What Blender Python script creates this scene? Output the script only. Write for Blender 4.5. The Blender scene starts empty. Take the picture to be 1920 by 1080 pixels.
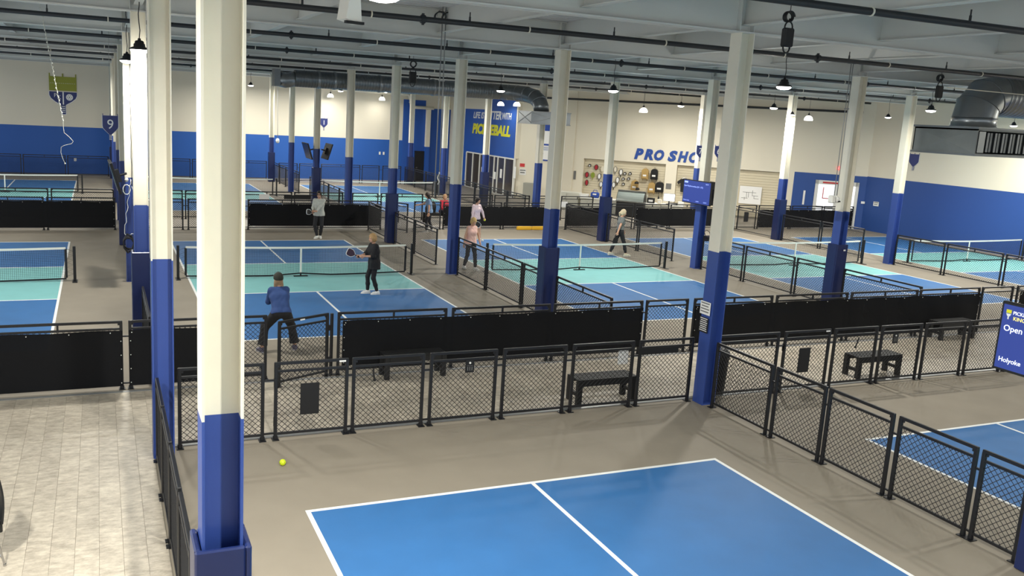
import bpy, math, random
import numpy as np
from mathutils import Matrix, Vector
S = bpy.context.scene
COL = S.collection
random.seed(7)
PI = math.pi

# ---------------------------------------------------------------- camera
F_PX, PX, PY = 1631.91, -76.72, -21.08
cam_d = bpy.data.cameras.new('camera')
cam_d.sensor_width = 36.0
cam_d.lens = F_PX / 1920 * 36
cam_d.shift_x = -PX / 1920
cam_d.shift_y = PY / 1920
cam_d.clip_end = 200
cam = bpy.data.objects.new('camera', cam_d)
COL.objects.link(cam)
def cam_axes(p, r, y):
    cy, sy, cp, sp = math.cos(y), math.sin(y), math.cos(p), math.sin(p)
    fwd = Vector((sy*cp, cy*cp, -sp)); right = Vector((cy, -sy, 0)); up = right.cross(fwd)
    cr, sr = math.cos(r), math.sin(r)
    return right*cr + up*sr, up*cr - right*sr, fwd
_r, _u, _f = cam_axes(0.1849, 0.0548, 0.4077)
cam.matrix_world = Matrix(((_r.x, _u.x, -_f.x, -2.2345), (_r.y, _u.y, -_f.y, -9.7728), (_r.z, _u.z, -_f.z, 4.8537), (0, 0, 0, 1)))
S.camera = cam

# ---------------------------------------------------------------- world, exposure, lamp light
S.view_settings.view_transform = 'Standard'
S.view_settings.look = 'None'
S.view_settings.gamma = 1.0
S.view_settings.use_curve_mapping = False
S.view_settings.exposure = 0.2
S.cycles.use_denoising = True
S.cycles.max_bounces = 8
S.cycles.diffuse_bounces = 4
S.cycles.transparent_max_bounces = 24
w = bpy.data.worlds.new('world'); S.world = w; w.use_nodes = True
w.node_tree.nodes['Background'].inputs[0].default_value = (0.9, 0.95, 1.0, 1)
w.node_tree.nodes['Background'].inputs[1].default_value = 0.75
LAMP_W = 300.0        # every high-bay lamp
DOME_W = 24.0        # every opal dome lamp
GLOW = .09
LAMP_COL = (1.0, 0.965, 0.88)
def lamp_light(x, y, z, watts, size=0.34, spread=PI, glow=GLOW):
    d = bpy.data.lights.new('lamp_light', 'AREA'); d.shape = 'DISK'; d.size = size
    d.energy = watts; d.color = LAMP_COL; d.spread = spread
    o = bpy.data.objects.new('lamp_light', d); o.location = (x, y, z); COL.objects.link(o)
    p = bpy.data.lights.new('fill_glow', 'POINT'); p.shadow_soft_size = .1; p.energy = watts*glow; p.color = LAMP_COL   # added point fill under each lamp to lift ceiling and girders
    o = bpy.data.objects.new('fill_glow', p); o.location = (x, y, z-.1); COL.objects.link(o)
# unseen lamps without fixtures: rows continued, right-hand row added to brighten its wall
for x, y, q in ((1.6, -7.4, 1.6), (-4.4, -4.4, 1.6), (12.4, -2.6, .55), (6.0, -8.5, .35), (25, 4.4, 1), (25, -4.0, .8), (-10.5, 13, 1), (-10.5, 22, 1), (-10.5, 31, 1),
                (-10.5, -5, .6), (-1.4, 27.5, 1), (-1.4, 36, 1), (32.0, 14, 1.1), (32.0, 5, 1.1), (32.0, -3, 1)):
    lamp_light(x, y, 5.78, LAMP_W*q, glow=GLOW)

# ---------------------------------------------------------------- materials
def rgb(r, g, b):
    f = lambda c: (c/255/12.92) if c/255 <= .04045 else ((c/255+.055)/1.055)**2.4
    return (f(r), f(g), f(b), 1)
def mat(name, c, rough=.6, metal=0, noise=0, nscale=4, bump=0, bscale=60, spec=.5, emis=None, estr=0, stretch=None, coat=0):
    m = bpy.data.materials.new(name); m.use_nodes = True
    nt = m.node_tree; b = nt.nodes['Principled BSDF']
    b.inputs['Base Color'].default_value = c
    b.inputs['Roughness'].default_value = rough
    b.inputs['Metallic'].default_value = metal
    b.inputs['Specular IOR Level'].default_value = spec
    if coat: b.inputs['Coat Weight'].default_value = coat
    if emis:
        b.inputs['Emission Color'].default_value = emis; b.inputs['Emission Strength'].default_value = estr
    if noise or bump:
        tc = nt.nodes.new('ShaderNodeTexCoord'); src = tc.outputs['Object']
        if stretch:
            mp = nt.nodes.new('ShaderNodeMapping'); mp.inputs['Scale'].default_value = stretch
            nt.links.new(src, mp.inputs[0]); src = mp.outputs[0]
    if noise:
        n = nt.nodes.new('ShaderNodeTexNoise'); n.inputs['Scale'].default_value = nscale; n.inputs['Detail'].default_value = 6
        nt.links.new(src, n.inputs['Vector'])
        r = nt.nodes.new('ShaderNodeMapRange'); r.inputs['From Min'].default_value = .3; r.inputs['From Max'].default_value = .7
        r.inputs['To Min'].default_value = 1-noise; r.inputs['To Max'].default_value = 1+noise
        nt.links.new(n.outputs['Fac'], r.inputs['Value'])
        mx = nt.nodes.new('ShaderNodeVectorMath'); mx.operation = 'SCALE'; mx.inputs[0].default_value = c[:3]
        nt.links.new(r.outputs[0], mx.inputs['Scale']); nt.links.new(mx.outputs[0], b.inputs['Base Color'])
    if bump:
        n2 = nt.nodes.new('ShaderNodeTexNoise'); n2.inputs['Scale'].default_value = bscale; n2.inputs['Detail'].default_value = 4
        nt.links.new(src, n2.inputs['Vector'])
        bp = nt.nodes.new('ShaderNodeBump'); bp.inputs['Strength'].default_value = bump; bp.inputs['Distance'].default_value = .01
        nt.links.new(n2.outputs['Fac'], bp.inputs['Height']); nt.links.new(bp.outputs[0], b.inputs['Normal'])
    return m
def two_tone(name, low, high, zlim, xmin=None, rough=.55):
    """wall paint: 'low' under the paint line (and right of xmin), 'high' elsewhere"""
    m = mat(name, high, rough); nt = m.node_tree; b = nt.nodes['Principled BSDF']
    tc = nt.nodes.new('ShaderNodeTexCoord'); sp = nt.nodes.new('ShaderNodeSeparateXYZ'); nt.links.new(tc.outputs['Object'], sp.inputs[0])
    lt = nt.nodes.new('ShaderNodeMath'); lt.operation = 'LESS_THAN'; lt.inputs[1].default_value = zlim; nt.links.new(sp.outputs['Z'], lt.inputs[0])
    fac = lt.outputs[0]
    if xmin is not None:
        gt = nt.nodes.new('ShaderNodeMath'); gt.operation = 'GREATER_THAN'; gt.inputs[1].default_value = xmin; nt.links.new(sp.outputs['X'], gt.inputs[0])
        mu = nt.nodes.new('ShaderNodeMath'); mu.operation = 'MULTIPLY'; nt.links.new(fac, mu.inputs[0]); nt.links.new(gt.outputs[0], mu.inputs[1]); fac = mu.outputs[0]
    mx = nt.nodes.new('ShaderNodeMix'); mx.data_type = 'RGBA'; nt.links.new(fac, mx.inputs[0])
    mx.inputs[6].default_value = high; mx.inputs[7].default_value = low
    nt.links.new(mx.outputs[2], b.inputs['Base Color'])
    return m
CREAM = rgb(226, 219, 200); BLUE = rgb(38, 76, 146); BLUEC = rgb(51, 76, 147); PADB = rgb(25, 38, 84)
M = {}
M['court_grey'] = mat('court_grey', rgb(139, 131, 117), .7, noise=.05, nscale=1.6, bump=.12, bscale=180)
M['court_blue'] = mat('court_blue', rgb(46, 104, 162), .6, noise=.05, nscale=2.2, bump=.08, bscale=200)
M['court_teal'] = mat('court_teal', rgb(124, 186, 186), .6, noise=.04, nscale=2.2, bump=.08, bscale=200)
M['court_line'] = mat('court_line', rgb(232, 234, 232), .6)
M['marble'] = mat('marble', rgb(176, 168, 156), .4, noise=.12, nscale=1.2)
M['white_steel'] = mat('white_steel', rgb(228, 224, 208), .42, noise=.025, nscale=3, bump=.03, bscale=40)
M['ceiling_white'] = mat('ceiling_white', rgb(208, 210, 206), .7, noise=.05, nscale=.8)
M['deck'] = mat('deck', rgb(212, 212, 212), .7, noise=.04, nscale=1)
M['blue_steel'] = mat('blue_steel', BLUEC, .38, noise=.03, nscale=3)
M['pad_vinyl'] = mat('pad_vinyl', PADB, .32, noise=.05, nscale=5, bump=.05, bscale=14)
M['black_metal'] = mat('black_metal', rgb(22, 23, 27), .42)
M['black_wire'] = mat('black_wire', rgb(20, 20, 23), .5)
M['black_plastic'] = mat('black_plastic', rgb(15, 16, 18), .55)
M['net_cord'] = mat('net_cord', rgb(24, 26, 32), .7)
M['tape_white'] = mat('tape_white', rgb(232, 232, 224), .6)
M['white_plastic'] = mat('white_plastic', rgb(226, 226, 220), .5)
M['grey_metal'] = mat('grey_metal', rgb(150, 152, 152), .4, metal=.3)
M['galv'] = mat('galv', rgb(150, 156, 160), .3, metal=.92, noise=.08, nscale=3, bump=.04, bscale=9)
M['galv_flat'] = mat('galv_flat', rgb(128, 134, 134), .5, metal=.4, noise=.06, nscale=3)
M['galv_dark'] = mat('galv_dark', rgb(120, 126, 130), .36, metal=.85, noise=.08, nscale=3)
M['pipe'] = mat('pipe', rgb(38, 42, 46), .5)
M['chrome'] = mat('chrome', rgb(180, 180, 180), .25, metal=1)
M['cream'] = mat('cream', CREAM, .55)
M['slat'] = mat('slat', rgb(214, 204, 178), .5)
M['blue_wall'] = mat('blue_wall', rgb(32, 84, 170), .5)
M['wall_two'] = two_tone('wall_two', BLUE, CREAM, 2.77)
M['wall_rear'] = two_tone('wall_rear', rgb(32, 88, 170), CREAM, 2.79)
M['wall_shop'] = two_tone('wall_shop', BLUE, CREAM, 2.75, xmin=-3.56)
M['glass_dark'] = mat('glass_dark', rgb(70, 64, 58), .12, spec=.7)
M['daylight'] = mat('daylight', rgb(235, 238, 238), .3, emis=(.95, .97, 1, 1), estr=.75)
M['lens'] = mat('lens', (1, 1, 1, 1), .4, emis=(1, .97, .9, 1), estr=16)
M['dome'] = mat('dome', (1, 1, 1, 1), .4, emis=(1, .97, .88, 1), estr=4)
M['sign_blue'] = mat('sign_blue', rgb(34, 48, 112), .45)
M['sign_lime'] = mat('sign_lime', rgb(150, 155, 48), .5)
M['white_print'] = mat('white_print', rgb(238, 238, 236), .5)
M['yellow_print'] = mat('yellow_print', rgb(226, 222, 40), .5)
M['blue_print'] = mat('blue_print', rgb(34, 72, 150), .5)
M['red_print'] = mat('red_print', rgb(200, 50, 50), .5)
M['grey_print'] = mat('grey_print', rgb(110, 110, 108), .5)
M['black_print'] = mat('black_print', rgb(30, 30, 32), .5)
M['screen'] = mat('screen', rgb(26, 34, 80), .3, emis=rgb(52, 72, 150), estr=.75)
M['screen_text'] = mat('screen_text', rgb(230, 232, 240), .4, emis=(.85, .88, 1, 1), estr=.9)
M['logo_text'] = mat('logo_text', rgb(240, 220, 90), .4, emis=(.9, .75, .2, 1), estr=.8)
M['screen_dim'] = mat('screen_dim', rgb(140, 160, 230), .4, emis=(.25, .32, .75, 1), estr=.9)
M['screen_off'] = mat('screen_off', rgb(30, 36, 60), .2)
M['exit'] = mat('exit', rgb(230, 60, 50), .4, emis=(1, .12, .1, 1), estr=1.2)
M['plum'] = mat('plum', rgb(58, 34, 56), .5)
M['ball'] = mat('ball', rgb(206, 226, 30), .5)
M['tan'] = mat('tan', rgb(178, 148, 92), .8, noise=.08, nscale=20)
M['red'] = mat('red', rgb(172, 40, 52), .6); M['green'] = mat('green', rgb(130, 150, 50), .6)
M['royal'] = mat('royal', rgb(38, 72, 160), .7); M['yellow'] = mat('yellow', rgb(222, 172, 40), .6)
M['cabinet'] = mat('cabinet', rgb(208, 208, 196), .45); M['cabinet_grey'] = mat('cabinet_grey', rgb(150, 150, 140), .45)
M['steel'] = mat('steel', rgb(170, 172, 168), .25, metal=.9)
def vinyl_mat():
    m = mat('vinyl_plank', rgb(186, 178, 162), .5); nt = m.node_tree; b = nt.nodes['Principled BSDF']
    geo = nt.nodes.new('ShaderNodeNewGeometry'); oi = nt.nodes.new('ShaderNodeObjectInfo')
    mp = nt.nodes.new('ShaderNodeMapping'); mp.inputs['Scale'].default_value = (4.2, 8.0, 1)
    add = nt.nodes.new('ShaderNodeVectorMath'); add.operation = 'ADD'
    sc = nt.nodes.new('ShaderNodeVectorMath'); sc.operation = 'SCALE'; sc.inputs[0].default_value = (13, 7, 5); nt.links.new(oi.outputs['Random'], sc.inputs['Scale'])
    nt.links.new(geo.outputs['Position'], add.inputs[0]); nt.links.new(sc.outputs[0], add.inputs[1]); nt.links.new(add.outputs[0], mp.inputs[0])
    n = nt.nodes.new('ShaderNodeTexNoise'); n.inputs['Scale'].default_value = 1.5; n.inputs['Detail'].default_value = 12; n.inputs['Roughness'].default_value = .72
    nt.links.new(mp.outputs[0], n.inputs['Vector'])
    cr = nt.nodes.new('ShaderNodeValToRGB'); e = cr.color_ramp.elements
    e[0].position = .3; e[0].color = rgb(150, 141, 126); e[1].position = .7; e[1].color = rgb(212, 204, 186)
    k = e.new(.5); k.color = rgb(184, 175, 159)
    nt.links.new(n.outputs['Fac'], cr.inputs[0])
    r = nt.nodes.new('ShaderNodeMapRange'); r.inputs['To Min'].default_value = .9; r.inputs['To Max'].default_value = 1.06; nt.links.new(oi.outputs['Random'], r.inputs['Value'])
    mx = nt.nodes.new('ShaderNodeVectorMath'); mx.operation = 'SCALE'; nt.links.new(cr.outputs[0], mx.inputs[0]); nt.links.new(r.outputs[0], mx.inputs['Scale'])
    nt.links.new(mx.outputs[0], b.inputs['Base Color'])
    bp = nt.nodes.new('ShaderNodeBump'); bp.inputs['Strength'].default_value = .15; bp.inputs['Distance'].default_value = .005
    nt.links.new(n.outputs['Fac'], bp.inputs['Height']); nt.links.new(bp.outputs[0], b.inputs['Normal'])
    return m
M['vinyl'] = vinyl_mat()
def screen_cloth():
    m = mat('screen_cloth', rgb(21, 22, 25), .85, spec=.2); nt = m.node_tree; b = nt.nodes['Principled BSDF']
    t = nt.nodes.new('ShaderNodeBsdfTransparent'); mx = nt.nodes.new('ShaderNodeMixShader'); mx.inputs[0].default_value = .06
    out = nt.nodes['Material Output']
    nt.links.new(b.outputs[0], mx.inputs[1]); nt.links.new(t.outputs[0], mx.inputs[2]); nt.links.new(mx.outputs[0], out.inputs[0])
    return m
M['windscreen'] = screen_cloth()
def glass_mat():
    m = mat('clear_glass', rgb(200, 215, 210), .08); nt = m.node_tree; b = nt.nodes['Principled BSDF']
    t = nt.nodes.new('ShaderNodeBsdfTransparent'); mx = nt.nodes.new('ShaderNodeMixShader'); mx.inputs[0].default_value = .6
    nt.links.new(b.outputs[0], mx.inputs[1]); nt.links.new(t.outputs[0], mx.inputs[2]); nt.links.new(mx.outputs[0], nt.nodes['Material Output'].inputs[0])
    return m
M['glass'] = glass_mat()

# ---------------------------------------------------------------- mesh builder
class MB:
    def __init__(s): s.v = []; s.f = []
    def add(s, vs, fs):
        o = len(s.v); s.v += [tuple(map(float, v)) for v in vs]; s.f += [tuple(i+o for i in f) for f in fs]; return s
    def box(s, x0, x1, y0, y1, z0, z1, c=0):
        if c <= 0:
            return s.add([(x0,y0,z0),(x1,y0,z0),(x1,y1,z0),(x0,y1,z0),(x0,y0,z1),(x1,y0,z1),(x1,y1,z1),(x0,y1,z1)],
                         [(3,2,1,0),(4,5,6,7),(0,1,5,4),(1,2,6,5),(2,3,7,6),(3,0,4,7)])
        # chamfered box
        X, Y, Z = (x0, x1), (y0, y1), (z0, z1); vs = []; ix = {}
        for i in (0, 1):
            for j in (0, 1):
                for k in (0, 1):
                    sx, sy, sz = (1-2*i)*c, (1-2*j)*c, (1-2*k)*c
                    for a, d in enumerate(((0, sy, sz), (sx, 0, sz), (sx, sy, 0))):
                        ix[i, j, k, a] = len(vs); vs.append((X[i]+d[0], Y[j]+d[1], Z[k]+d[2]))
        fs = []
        g = lambda *a: ix[a]
        for i in (0, 1):
            q = [g(i,0,0,0), g(i,1,0,0), g(i,1,1,0), g(i,0,1,0)]; fs.append(q if i else q[::-1])
            q = [g(0,i,0,1), g(0,i,1,1), g(1,i,1,1), g(1,i,0,1)]; fs.append(q if i else q[::-1])
            q = [g(0,0,i,2), g(1,0,i,2), g(1,1,i,2), g(0,1,i,2)]; fs.append(q if i else q[::-1])
        for i in (0, 1):
            for j in (0, 1):
                fl = (i+j) % 2
                q = [g(i,j,0,0), g(i,j,1,0), g(i,j,1,1), g(i,j,0,1)]; fs.append(q if fl else q[::-1])
                q = [g(i,0,j,0), g(i,0,j,2), g(i,1,j,2), g(i,1,j,0)]; fs.append(q[::-1] if fl else q)
                q = [g(0,i,j,1), g(0,i,j,2), g(1,i,j,2), g(1,i,j,1)]; fs.append(q if fl else q[::-1])
                for k in (0, 1):
                    t = [g(i,j,k,0), g(i,j,k,1), g(i,j,k,2)]; fs.append(t if (i+j+k) % 2 else t[::-1])
        return s.add(vs, [tuple(f) for f in fs])
    def rod(s, p, q, r, n=4, r2=None, cap=True):
        p, q = Vector(p), Vector(q); d = (q-p)
        if d.length < 1e-6: return s
        d.normalize(); a = d.orthogonal().normalized()
        if abs(d.z) < .99: a = d.cross(Vector((0, 0, 1))).normalized()
        b = d.cross(a); r2 = r if r2 is None else r2; vs = []
        off = PI/n if n == 4 else 0
        for c, rr in ((p, r), (q, r2)):
            for i in range(n):
                t = 2*PI*i/n + off; vs.append(c + (a*math.cos(t) + b*math.sin(t))*rr)
        fs = [(i, (i+1) % n, n+(i+1) % n, n+i) for i in range(n)]
        if cap: fs += [tuple(range(n))[::-1], tuple(range(n, 2*n))]
        return s.add(vs, fs)
    def tube(s, pts, r, n=8, closed=False):
        pts = [Vector(p) for p in pts]; m = len(pts); vs = []; prev = None
        for i, p in enumerate(pts):
            if closed: t = pts[(i+1) % m] - pts[i-1]
            else: t = pts[min(i+1, m-1)] - pts[max(i-1, 0)]
            t.normalize()
            if prev is None: a = t.orthogonal().normalized()
            else:
                a = prev - t*prev.dot(t)
                a = a.normalized() if a.length > 1e-6 else t.orthogonal().normalized()
            prev = a; b = t.cross(a)
            for k in range(n):
                u = 2*PI*k/n; vs.append(p + (a*math.cos(u) + b*math.sin(u))*(r[i] if hasattr(r, '__len__') else r))
        fs = []
        for i in range(m if closed else m-1):
            for k in range(n):
                j = (i+1) % m
                fs.append((i*n+k, i*n+(k+1) % n, j*n+(k+1) % n, j*n+k))
        if not closed: fs += [tuple(range(n))[::-1], tuple(range((m-1)*n, m*n))]
        return s.add(vs, fs)
    def lathe(s, prof, cx=0, cy=0, n=20, cz=0):
        vs = []; fs = []; m = len(prof)
        for r, z in prof:
            for k in range(n): t = 2*PI*k/n; vs.append((cx+r*math.cos(t), cy+r*math.sin(t), cz+z))
        for i in range(m-1):
            for k in range(n): fs.append((i*n+k, i*n+(k+1) % n, (i+1)*n+(k+1) % n, (i+1)*n+k))
        fs.append(tuple(range(n))[::-1]); fs.append(tuple(range((m-1)*n, m*n)))
        return s.add(vs, fs)
    def prism(s, poly, y0, y1):
        """poly in XZ (counter-clockwise seen from -Y), extruded y0..y1"""
        n = len(poly); vs = [(x, y0, z) for x, z in poly] + [(x, y1, z) for x, z in poly]
        fs = [tuple(range(n)), tuple(range(n, 2*n))[::-1]] + [((i+1) % n, i, n+i, n+(i+1) % n) for i in range(n)]
        return s.add(vs, fs)
    def mesh(s, name, m, smooth=False):
        me = bpy.data.meshes.new(name); me.from_pydata(s.v, [], s.f); me.update()
        if m: me.materials.append(m if not isinstance(m, str) else M[m])
        if smooth: me.polygons.foreach_set('use_smooth', [True]*len(me.polygons))
        return me
    def build(s, name, m, parent=None, smooth=False, loc=None, rz=0):
        return link(name, s.mesh(name, m, smooth), parent, loc, rz)
def link(name, me, parent=None, loc=None, rz=0):
    o = bpy.data.objects.new(name, me); COL.objects.link(o)
    if parent is not None: o.parent = parent
    if loc is not None: o.location = loc
    if rz: o.rotation_euler = (0, 0, rz)
    return o
def tag(o, label, cat, group=None, kind=None):
    o['label'] = label; o['category'] = cat
    if group: o['group'] = group
    if kind: o['kind'] = kind
    return o
def thing(name, label, cat, loc=(0, 0, 0), rz=0, group=None):
    o = bpy.data.objects.new(name, None); COL.objects.link(o); o.location = loc; o.rotation_euler = (0, 0, rz); o.empty_display_size = .2
    return tag(o, label, cat, group)
def structure(o): o['kind'] = 'structure'; return o
def copy_tree(o, parent=None):
    c = o.copy(); COL.objects.link(c); c.parent = parent
    for ch in list(o.children): copy_tree(ch, c)
    return c
def text_mesh(txt, size, depth=.006, align='CENTER', xs=1, shear=0, bold=0, space=1):
    cu = bpy.data.curves.new('text', 'FONT'); cu.body = txt; cu.size = size; cu.extrude = depth/2; cu.align_x = align
    cu.shear = shear; cu.offset = bold; cu.resolution_u = 3; cu.space_character = space
    o = bpy.data.objects.new('text', cu); COL.objects.link(o)
    dg = bpy.context.evaluated_depsgraph_get(); dg.update()
    me = bpy.data.meshes.new_from_object(o.evaluated_get(dg))
    bpy.data.objects.remove(o); bpy.data.curves.remove(cu)
    # stand the text upright, reading from -Y
    me.transform(Matrix(((xs, 0, 0, 0), (0, 0, -1, 0), (0, 1, 0, 0), (0, 0, 0, 1))))
    me.materials.clear()
    return me
def text(name, txt, size, m, parent, loc, **k):
    me = text_mesh(txt, size, **k); me.materials.append(M[m])
    return link(name, me, parent, loc)
def fit_text(name, txt, x0, x1, z0, z1, m, parent, y=0, depth=.01, shear=.18, bold=.02):
    me = text_mesh(txt, .6, depth=depth, shear=shear, bold=bold, align='LEFT')
    a = np.array([v.co for v in me.vertices]); lo, hi = a.min(0), a.max(0); sx, sz = (x1-x0)/(hi[0]-lo[0]), (z1-z0)/(hi[2]-lo[2])
    me.transform(Matrix(((sx, 0, 0, x0-lo[0]*sx), (0, 1, 0, 0), (0, 0, sz, z0-lo[2]*sz), (0, 0, 0, 1)))); me.materials.append(M[m])
    return link(name, me, parent, (0, y, 0))
# ---------------------------------------------------------------- floor, courts
X0, Y0, SX, SY = -1.512, 2.271, 9.143, 6.174      # column grid
XL, XR, YF, YB = -11.6, 34.4, -16.0, 48.3          # room
floor = structure(MB().box(XL, XR+.3, YF, YB+.3, -.3, 0).build('floor', 'court_grey'))
CW, CL, KT = 6.096, 13.411, 2.134
def court(x, yn):
    y0, y1 = yn-CL/2, yn+CL/2
    MB().box(x, x+CW, y0, yn-KT, 0, .002).box(x, x+CW, yn+KT, y1, 0, .002).build('court_surface', 'court_blue', floor)
    MB().box(x, x+CW, yn-KT, yn+KT, 0, .002).build('kitchen_surface', 'court_teal', floor)
    h = .028
    for a in ((x-h, x+h, y0-h, y1+h), (x+CW-h, x+CW+h, y0-h, y1+h)): MB().box(*a, 0, .0045).build('court_line', 'court_line', floor)
    for yy in (y0, yn-KT, yn+KT, y1): MB().box(x-h, x+CW+h, yy-h, yy+h, 0, .005).build('court_line', 'court_line', floor)
    for a, b in ((y0, yn-KT), (yn+KT, y1)): MB().box(x+CW/2-h, x+CW/2+h, a, b, 0, .0045).build('court_line', 'court_line', floor)
YN0, YN1, YN2 = -6.706, 14.713, 36.85
for x in (0, 9.143): court(x, YN0)
for x in (-9.31, -.06, 9.083, 18.226, 27.369): court(x, YN1)
for x in (-9.55, -.12, 9.02): court(x, YN2)
# pale vinyl walkway: planks laid along Y, the far part joined
PW, PL, GAP = .241, 1.22, .0016
cells = []
def plank_area(xa, xb, ya, yb):
    nx = int(math.ceil((xb-xa)/PW))
    for i in range(nx):
        a, b = xa+i*PW, min(xa+(i+1)*PW, xb); y = ya - ((i*0.37) % 1)*PL
        while y < yb:
            c, d = max(y, ya), min(y+PL, yb)
            if d-c > .03 and b-a > .02: cells.append((a+GAP/2, b-GAP/2, c+GAP/2, d-GAP/2))
            y += PL
plank_area(-8.6, -1.635, -9.5, 5.12)
plank_area(-1.635, 20.0, 2.6, 5.12)
def seen(c):
    x, y = (c[0]+c[1])/2, (c[2]+c[3])/2
    d = Vector((x+2.2345, y+9.7728, -4.85)); z = d.dot(_f)
    if z < .1: return 9e9
    u = F_PX*d.dot(_r)/z + 883; v = 519 - F_PX*d.dot(_u)/z
    return z if (-60 < u < 1980 and v < 1110) else 9e9
cells.sort(key=seen)
far_planks = MB(); cache = {}
for k, (a, b, c, d) in enumerate(cells):
    if k < 296 and seen((a, b, c, d)) < 1e9:
        key = (round(b-a, 3), round(d-c, 3))
        if key not in cache: cache[key] = MB().box(-key[0]/2, key[0]/2, -key[1]/2, key[1]/2, 0, .006, .0012).mesh('plank', 'vinyl')
        link('plank', cache[key], floor, ((a+b)/2, (c+d)/2, random.uniform(0, .0006)))
    else: far_planks.box(a, b, c, d, 0, .006)
o = far_planks.build('plank_field', 'vinyl', floor); o['kind'] = 'stuff'
MB().box(-8.7, 20.0, 5.125, 5.2, 0, .012).build('edge_strip', 'grey_metal', floor)
MB().box(-1.4, 20.0, 2.5, 2.59, 0, .012).build('edge_strip', 'grey_metal', floor)
# marble-look floors of the rear walkway, the entrance and the shop
m = MB().box(XL, 17.2, 24.55, 27.2, 0, .005).box(17.2, XR-.05, 24.55, 46, 0, .005).box(8.3, 20.6, 45.6, YB, 0, .005)
m.build('walkway_surface', 'marble', floor)

# ---------------------------------------------------------------- walls
structure(MB().box(XL, 20.9, YB, YB+.3, 0, 7.2).build('wall_back', 'wall_rear'))
structure(MB().box(XR, XR+.3, YF, 24.1, 0, 7.2).build('wall_right', 'wall_two'))
# blue painted end of the back wall with a white pilaster and the black door
wb = structure(MB().box(17.09, 20.58, YB-.03, YB, 0, 5.05).box(17.09, 18.72, YB-.03, YB, 5.05, 5.58).build('wall_back_paint', 'blue_wall'))
MB().box(18.73, 19.02, YB-.3, YB-.03, 2.42, 5.03).build('pilaster', 'cream', wb)
MB().box(18.73, 19.02, YB-.3, YB-.03, 0, 2.42).build('pilaster', 'blue_wall', wb)
d = structure(MB().box(18.06, 18.71, YB-.09, YB-.03, 0, 2.05).build('door_1', 'black_plastic'))
MB().box(18.02, 18.06, YB-.1, YB-.03, 0, 2.1).box(18.71, 18.75, YB-.1, YB-.03, 0, 2.1).box(18.02, 18.75, YB-.1, YB-.03, 2.05, 2.1).build('door_frame', 'black_metal', d)
MB().rod((18.14, YB-.14, .95), (18.14, YB-.09, .95), .03, 8).rod((18.14, YB-.14, .95), (18.24, YB-.14, .95), .012, 6).build('door_handle', 'chrome', d)
# entrance wall, seen at an angle, with the glass doors
we = structure(MB().box(20.6, 20.9, 37.45, YB, 2.36, 7.2).box(20.6, 20.9, 44.95, YB, 0, 2.36).build('wall_entrance', 'cream'))
MB().box(20.585, 20.6, 37.6, 45.6, 2.36, 5.17).box(20.585, 20.6, 37.6, 41.4, 5.17, 5.82).box(20.585, 20.6, 44.95, 45.6, 0, 2.36).build('blue_paint', 'blue_wall', we)
dl = structure(MB().box(20.56, 20.64, 37.45, 44.95, 2.28, 2.36).box(20.56, 20.64, 37.45, 44.95, 0, .06).build('door_2', 'white_plastic'))
ed = [44.95, 43.82, 42.66, 41.21, 40.38, 39.82, 38.8, 37.5]
for a in ed: MB().box(20.55, 20.65, a-.06, a+.06, 0, 2.3).build('mullion', 'white_plastic', dl)
for k in range(len(ed)-1):
    MB().box(20.59, 20.61, ed[k+1]+.06, ed[k]-.06, .06, 2.28).build('pane', 'glass_dark', dl)
for y, z0, z1 in ((42.2, 1.0, 1.5), (40.2, .9, 1.35), (39.3, 1.05, 1.6)):
    MB().box(20.575, 20.588, y-.14, y+.14, z0, z1).build('notice', 'white_print', dl)
MB().box(20.57, 20.59, 40.42, 41.15, .95, 1.0).build('push_bar', 'grey_metal', dl)
# ---------------------------------------------------------------- shop wall at 45 degrees; local x runs right along the wall, y into it
SH_RZ = -PI/4
shop = structure(MB().box(-19.52, -15.13, 0, .5, 0, 7.2).box(-15.13, -10.38, 0, .5, 2.66, 7.2).box(-10.38, -9.75, 0, .5, 0, 7.2).box(-9.75, -4.2, 0, .5, 2.66, 7.2)
    .box(-4.2, -2.46, 0, .5, 0, 7.2).box(-2.46, -.33, 0, .5, 2.41, 7.2).box(-.33, .3, 0, .5, 0, 7.2).box(-15.13, -4.2, .4, .6, 0, 2.66).build('wall_shop', 'wall_shop', None, loc=(34.4, 24, 0), rz=SH_RZ))
MB().box(-19.4, -15.75, -.06, 0, 0, 7.1).build('wall_panel', 'cream', shop)
for x0, x1 in ((-15.12, -10.39), (-9.74, -4.21)):
    sm = MB().box(x0, x1, .22, .26, 0, .133, .004).mesh('slat', 'slat')
    for k in range(18): link('slat', sm, shop, (0, 0, .12+k*.14))
dw = structure(MB().box(-2.46, -2.3, -.06, .1, 0, 2.41).box(-.49, -.33, -.06, .1, 0, 2.41).box(-2.46, -.33, -.06, .1, 2.2, 2.41).box(-1.47, -1.33, -.05, .1, 0, 2.2).build('door_3', 'white_plastic', None, loc=(34.4, 24, 0), rz=SH_RZ))
for x0, x1 in ((-2.3, -1.47), (-1.33, -.49)):
    MB().box(x0, x1, .02, .05, .1, 2.2).build('pane', 'daylight', dw)
    MB().box(x0, x1, 0, .07, .95, 1.05).build('push_bar', 'grey_metal', dw)
MB().box(-2.05, -1.55, -.01, .02, 1.45, 1.49).box(-2.05, -2.01, -.01, .02, 1.45, 2.05).build('red_marking', 'red_print', dw)
MB().box(-2.1, -.6, -.075, -.06, 2.26, 2.34).build('red_marking', 'red_print', dw)

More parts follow.
